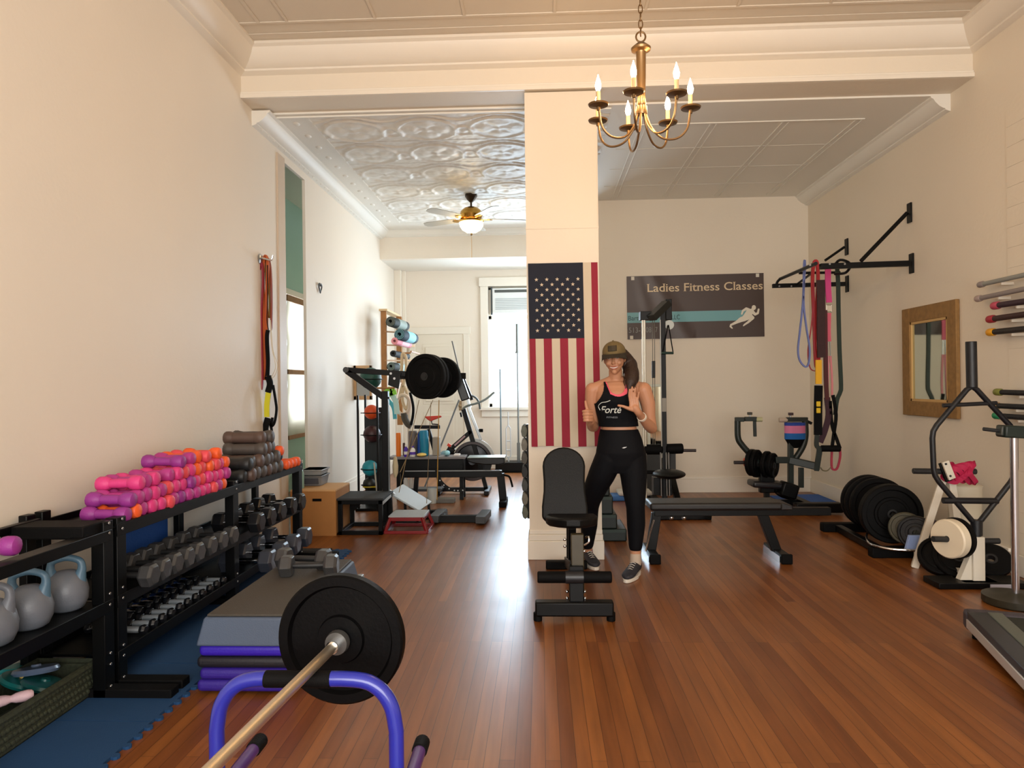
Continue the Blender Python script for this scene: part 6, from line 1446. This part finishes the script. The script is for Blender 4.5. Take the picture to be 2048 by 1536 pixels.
def head(b):
    n = 40; m = 30; vs = []
    def fn(u, v):
        th = 2*PI*u; ph = PI*v; x = math.sin(ph)*math.cos(th); y = math.sin(ph)*math.sin(th); z = -math.cos(ph)
        X = .071*x; Y = .090*y; Z = .112*z
        if z < 0:                                     # narrow the jaw, bring the chin forward
            k = -z; X *= 1-.36*k*k; Y = Y*(1-.25*k) - .020*k
        if y < 0: 
            Y *= 1-.10*(1-abs(z)); 
        return HM_ @ V((X, Y, Z))
    b.grid(n, m, fn)
    def q(x, y, z): return HM_ @ V((x, y, z))
    chain(b, [q(0,-.078,.012), q(0,-.090,-.010), q(0,-.100,-.026)], [.007,.008,.0105], 10, 2)       # nose
    for s in (-1,1): b.sph(q(s*.009,-.089,-.029), .0075, 10)
    chain(b, [q(-.024,-.076,-.052), q(0,-.085,-.055), q(.024,-.076,-.052)], [.004,.0065,.004], 10, 2)   # upper lip
    chain(b, [q(-.022,-.075,-.058), q(0,-.083,-.065), q(.022,-.075,-.058)], [.004,.0065,.004], 10, 2)
    b.sph(q(0,-.078,-.090), .020, 14)                # chin
    for s in (-1,1):
        b.sph(q(s*.036,-.062,-.028), .020, 14); capsule(b, q(s*.020,-.080,.030), q(s*.050,-.066,.028), .007, .006, 10)   # cheek, brow
        b.sph(q(s*.072,.010,-.005), 1, 14, (.009,.018,.030))       # ear
def neck(b):
    chain(b, [Pp(1232,770,.02), Pp(1231,757,.01), Pp(1231,742,-.0)], [.056,.047,.049])
    for s, px in ((-1,1190),(1,1283)): chain(b, [Pp(1231,757,.02), Pp((1231+px)/2,768,.02), Pp(px,778,.015)], [.036,.042,.048])   # trapezius and collar
b = B(); loft(b, interp(TOR)); neck(b); head(b); add_arms(b); hands(b); chain(b, LEGR, RR); chain(b, LEGL, RL)
# feet inside the shoes
FTR = [Pp(1175,1112,.34), Pp(1180,1128,.28), Pp(1190,1134,.16)]; FTL = [Pp(1271,1122,.0), Pp(1268,1140,-.04), Pp(1254,1150,-.14)]
chain(b, FTR, [.032,.024,.016]); chain(b, FTL, [.034,.026,.016])
body = b.out('body', SK, person)
rm = body.modifiers.new('remesh','REMESH'); rm.mode = 'VOXEL'; rm.voxel_size = .0045; rm.use_smooth_shade = True
sm = body.modifiers.new('smooth','SMOOTH'); sm.factor = .5; sm.iterations = 4

def remeshed(b, name, m, vox=.007, it=6, parent=None):
    o = b.out(name, m, parent or person); r = o.modifiers.new('remesh','REMESH'); r.mode = 'VOXEL'; r.voxel_size = vox; r.use_smooth_shade = True
    s = o.modifiers.new('smooth','SMOOTH'); s.factor = .5; s.iterations = it; return o
# leggings
LG = mat('#030409',.75,bump=.15,bs=300,spec=.2)
b = B(); g = .010
loft(b, interp([(c,a+g,d+g,w) for c,a,d,w in TOR[:5]]))
def trimmed(pts, rs, gr, cut): 
    P = [V(p) for p in pts]; return P[:cut], [r+gr for r in rs[:cut]]
P, R = trimmed(LEGR, RR, g, 6); P[-1] = Pp(1175,1088,.31); chain(b, P, R)
P, R = trimmed(LEGL, RL, g, 6); P[-1] = Pp(1271,1092,.0); chain(b, P, R)
remeshed(b, 'leggings', LG)
textM = None
b = B(); q = Pp(1249,896,-.135); b.prism([(-.018,0),(-.004,.006),(.018,.008),(.006,.0),(-.006,-.003)], .002, Matrix(((1,0,0,q.x),(0,0,1,q.y),(0,1,0,q.z),(0,0,0,1)))); b.out('logo_mark', mat('#c9ccd0',.5), person)
# tank top: torso shell, kept only where the cloth is
TS = interp(TOR[4:], 24)
def tank(gap, keepfn, name, m, dz0=0):
    n = 220; rows = TS; b = B(); vs = []
    for c, a, d, yaw in rows:
        for k in range(n):
            th = 2*PI*k/n; a2 = a+gap; d2 = d+gap; x = a2*math.copysign(abs(math.cos(th))**.9, math.cos(th)); y = d2*math.copysign(abs(math.sin(th))**.95, math.sin(th))
            vs.append(V(c)+V((x*math.cos(yaw)-y*math.sin(yaw), x*math.sin(yaw)+y*math.cos(yaw), 0)))
    fs = []
    for i in range(len(rows)-1):
        for k in range(n):
            l = (k+1) % n; ctr = (vs[i*n+k]+vs[(i+1)*n+l])/2
            if keepfn(ctr, 2*PI*(k+.5)/n): fs.append((i*n+k, i*n+l, (i+1)*n+l, (i+1)*n+k))
    b.add(vs, fs); o = b.out(name, m, person, ang=180); s = o.modifiers.new('solid','SOLIDIFY'); s.thickness = .005; s.offset = 1
    return o
zhem = Pp(1236,852).z; cxn = Pp(1233,780).x; zsh = Pp(1233,765).z
def keep_tank(p, th):
    if p.z < zhem: return False
    dx = p.x-(cxn+.003); front = math.sin(th) < 0
    zneck = Pp(1233,793).z if front else Pp(1233,785).z
    if p.z > zneck-.0:
        w = .052+.035*(p.z-zneck)/(zsh-zneck)
        if abs(dx) < w*(1 if p.z > zneck+.02 else ((p.z-zneck)/.02)**.5): return False
    za = Pp(1233,806).z
    if p.z > za and abs(dx) > .096+.06*(1-min(1,(p.z-za)/(zsh-za)))**2.2: return False
    return True
TK = mat('#03050a',.8,bump=.2,bs=250,spec=.2)
TANK = tank(.011, keep_tank, 'tank_top', TK)
def keep_bra(p, th):
    if p.z < Pp(1236,815).z: return False
    dx = p.x-(cxn-.006); front = math.sin(th) < 0
    zneck = Pp(1233,789).z if front else Pp(1233,785).z
    if p.z > zneck and abs(dx) < (.040+.03*(p.z-zneck)/(zsh-zneck))*(1 if p.z > zneck+.02 else ((p.z-zneck)/.02)**.5): return False
    za = Pp(1233,806).z
    if p.z > za and abs(dx) > .084+.05*(1-min(1,(p.z-za)/(zsh-za)))**2.2: return False
    return True
tank(.007, keep_bra, 'sports_bra', mat('#e8586c',.6))
# lettering on the chest follows the cloth
from mathutils.bvhtree import BVHTree
_wi = wm(person); _tb = BVHTree.FromPolygons([_wi @ v.co for v in TANK.data.vertices], [tuple(p.vertices) for p in TANK.data.polygons])
def chest(p, off=.0075):
    h = _tb.ray_cast(V((p.x, YPe-1, p.z)), V((0,1,0)))
    return V((p.x, (h[0].y if h[0] is not None else YPe-.1)-off, p.z))
def chest_text(name, body, x, z, size, width, shear, m, off=0.0):
    b = B(); M_ = Matrix(((1,0,0,x),(0,0,1,0),(0,1,0,z),(0,0,0,1))); textmesh(b, body, size, M_, shear=shear, width=width, ext=0, offset=off, wrap=chest); b.out(name, m, person, flatshade=True)
LW = mat('#cfd3cc',.6)
x0 = Pp(1195,826).x; 
chest_text('lettering', 'Forté', Pp(1199,826).x, Pp(1233,826,-.12).z, .070, .146, .30, LW, .0006)
b = B(); sw = smooth_path([chest(V((Pp(px,0,-.1).x,0,Pp(px,py,-.12).z)), .009) for px,py in ((1191,821),(1188,813),(1193,806),(1202,804),(1210,801))],6)
b.tube(sw, 0, flat=(.0045,.002)); b.out('lettering_swash', LW, person)
chest_text('small_lettering', 'FITNESS', Pp(1211,835).x, Pp(1233,836.5,-.12).z, .017, .075, 0, mat('#8f949a',.6))
# shoes, socks
SHM = mat('#23242c',.7,bump=.6,bs=150,var=.3,vs=60); SO = mat('#d9d0c2',.6)
def shoe(heel, toe, ank, nm):
    heel = V(heel); toe = V(toe); heel.z = toe.z = 0; d = (toe-heel); L = d.length; d.normalize(); s = V((-d.y,d.x,0))
    b = B(); prof = [(-.0,.030,.085),(.06,.036,.088),(.12,.038,.075),(.17,.042,.058),(.215,.044,.046),(.25,.038,.038),(.275,.022,.030)]
    def sec(x, w, h, z0=.022, n=20):
        x = x*L/.275; vs = []
        for k in range(n): a = 2*PI*k/n; vs.append(heel+d*x+s*(w*1.12*math.cos(a))+V((0,0,z0+(h/2)*(1+math.sin(a)))))
        return vs
    n = 20; secs = [sec(*p) for p in prof]; secs = [[heel-d*.012+V((0,0,.05))]*n]+secs+[[heel+d*(L+.012)+V((0,0,.035))]*n]
    vs = [p for q in secs for p in q]; fs = [(i*n+k, i*n+(k+1)%n, (i+1)*n+(k+1)%n, (i+1)*n+k) for i in range(len(secs)-1) for k in range(n)]
    b.add(vs, fs); capsule(b, heel+d*.05+V((0,0,.07)), heel+d*.05+V((0,0,.105)), .040, .038); up = remeshed(b, 'shoe', SHM, .005, 3)
    out = []
    m = 24
    for k in range(m):
        a = 2*PI*k/m; c = math.cos(a); w = .043-.008*(1 if c < -.2 else 0)-.004*c; out.append(heel+d*(L*.5+(L*.5+.016)*c)+s*(w*1.13*math.copysign(abs(math.sin(a))**.8, math.sin(a))))
    b = B(); vs = [p+V((0,0,.001)) for p in out]+[p*1.0+V((0,0,.026)) for p in out]; b.add(vs, [tuple(range(m))[::-1], tuple(range(m,2*m))]+[(i,(i+1)%m,m+(i+1)%m,m+i) for i in range(m)]); b.out('shoe_sole', SO, up, bev=.004)
    for k in range(4):
        x = .11+.024*k; hh = .022+.086-(x-.1)*.38; c = heel+d*(x*L/.275)+V((0,0,hh)); B().tube([c-s*.02+V((0,0,-.006)), c+V((0,0,.003)), c+s*.02+V((0,0,-.006))], .0032, 6).out('shoe_lace', mat('#b9b2a8',.7), up)
    b = B(); capsule(b, heel+d*.05+V((0,0,.09)), V(ank), .043, .040); return b
hl = GZ(1277,1143); tl = GZ(1247,1163)
bs_ = shoe((Pp(1275,1100,.04).x,YPe+.045,0), (Pp(1250,1100,-.15).x,YPe-.20,0), Pp(1271,1108,.0), 'left'); remeshed(bs_, 'sock', mat('#b9a795',.8), .006, 3)
bs_ = shoe((Pp(1172,1100,.36).x,YPe+.385,0), (Pp(1192,1100,.12).x,YPe+.13,0), Pp(1175,1098,.33), 'right'); remeshed(bs_, 'sock', mat('#9a7f84',.8), .006, 3)
# watch
q = WRL.lerp(ELL,.12); dw = (ELL-WRL).normalized()
B().lathe([(.029,-.011),(.033,-.011),(.033,.011),(.029,.011),(.029,-.011)], axm(q, dw), 24).out('wristband', mat('#e6dccb',.5), person)
B().cbox(q+V((-.01,-.030,.004)), (.028,.012,.026)).out('watch_face', mat('#cfc6b8',.4), person, bev=.005)
# face details
def q_(x, y, z): return HM_ @ V((x, y, z))
for s in (-1,1):
    o = B().sph(q_(s*.030,-.073,.010), .0125, 16, (1.1,.7,.75)).out('eye', mat('#d9d2c8',.3), person)
    B().sph(q_(s*.030,-.0815,.010), .0055, 12).out('iris', mat('#2a1a10',.3), o)
    B().tube([q_(s*.018,-.085,.026), q_(s*.033,-.083,.031), q_(s*.048,-.072,.026)], .0028, 6).out('eyebrow', mat('#3a2416',.8), person)
B().tube(smooth_path([q_(-.026,-.078,-.054), q_(-.012,-.086,-.060), q_(0,-.0885,-.0615), q_(.012,-.086,-.060), q_(.026,-.078,-.054)],4), .0042, 8).out('teeth', mat('#e0d8cc',.4), person)
B().tube(smooth_path([q_(-.028,-.077,-.052), q_(-.012,-.0875,-.0535), q_(0,-.091,-.0545), q_(.012,-.0875,-.0535), q_(.028,-.077,-.052)],4), .0032, 8).out('upper_lip', mat('#a8574c',.5), person)
B().tube(smooth_path([q_(-.024,-.077,-.060), q_(-.011,-.086,-.067), q_(0,-.0885,-.069), q_(.011,-.086,-.067), q_(.024,-.077,-.060)],4), .0036, 8).out('lower_lip', mat('#a8574c',.5), person)
# hair: cap hugging mass plus a tail over the photo right shoulder
HR = mat('#2c1a10',.55,bump=1.0,bs=120,var=.3,vs=30)
b = B(); b.sph(q_(0,.022,.012), 1, 28, (.080,.088,.105)); 
tail = [q_(.055,.05,.03), Pp(1256,722,.05), Pp(1261,738,.02), Pp(1263,752,-.03), Pp(1262,764,-.07), Pp(1258,777,-.10)]
chain(b, tail, [.040,.048,.054,.054,.044,.016], 14, 3)
hair = B()
remeshed(b, 'hair', HR, .006, 4)
for k in range(26):                              # locks laid over the tail
    a = 2*PI*k/26; off = V((math.cos(a)*.9, math.sin(a)*.8, 0)); pts = []
    for j, (p, r) in enumerate(zip(tail, (.036,.048,.054,.054,.046,.018))): pts.append(p+off*(r+.004*math.sin(k*2.3+j*1.3))+V((.008*math.sin(k*1.9+j*1.7),0,-.016*(j == 5)*(k % 4))))
    hair.tube(smooth_path(pts,4), .0, 6, rs=[.0055*(1-.6*(i/20)) for i in range(21)])
hair.out('hair_locks', HR, person)
# cap
CP1 = mat('#6b5a36',.8,bump=.3,bs=200,var=.35,vs=26); CP2 = mat('#30281c',.8,bump=.4,bs=220)
def cap_fn(r, front):
    def fn(u, v):
        th = (PI+PI*u) if front else (PI*u); ph = (PI/2-.05)*v; x = math.cos(th)*math.cos(ph); y = math.sin(th)*math.cos(ph); z = math.sin(ph)
        return q_(x*.085*r, .004+y*.104*r, .034+.092*r*z**.85)
    return fn
b = B(); b.grid(24, 14, cap_fn(1, True)); o = b.out('cap_front', CP1, person, ang=180); s = o.modifiers.new('s','SOLIDIFY'); s.thickness = .003
b = B(); b.grid(24, 14, cap_fn(1, False)); o = b.out('cap_back', CP2, person, ang=180); s = o.modifiers.new('s','SOLIDIFY'); s.thickness = .003
B().sph(q_(0,0,.125), .008, 10).out('cap_button', CP1, person)
b = B()
def brim(u, v):
    a = PI+PI*(.06+.88*u); rr = .088+.062*v*math.sin(PI*u)**.6; return q_(math.cos(a)*(.084+.006*v), .004+math.sin(a)*(.100+.068*v*max(0,math.sin(PI*u))**.5), .034-.020*v-.030*abs(2*u-1)**2*v)
b.grid(20, 8, brim); o = b.out('cap_brim', mat('#2b2418',.8,bump=.3,bs=200), person, ang=180); s = o.modifiers.new('s','SOLIDIFY'); s.thickness = .004
b = B(); b.grid(8, 5, lambda u, v: q_((u-.5)*.062, -.1015+.010*v*1.6+.012*(2*u-1)**2, .058+.04*v)); o = b.out('cap_patch', mat('#3a3222',.8,var=.3,vs=60), person); s = o.modifiers.new('s','SOLIDIFY'); s.thickness = .004; s.offset = 0
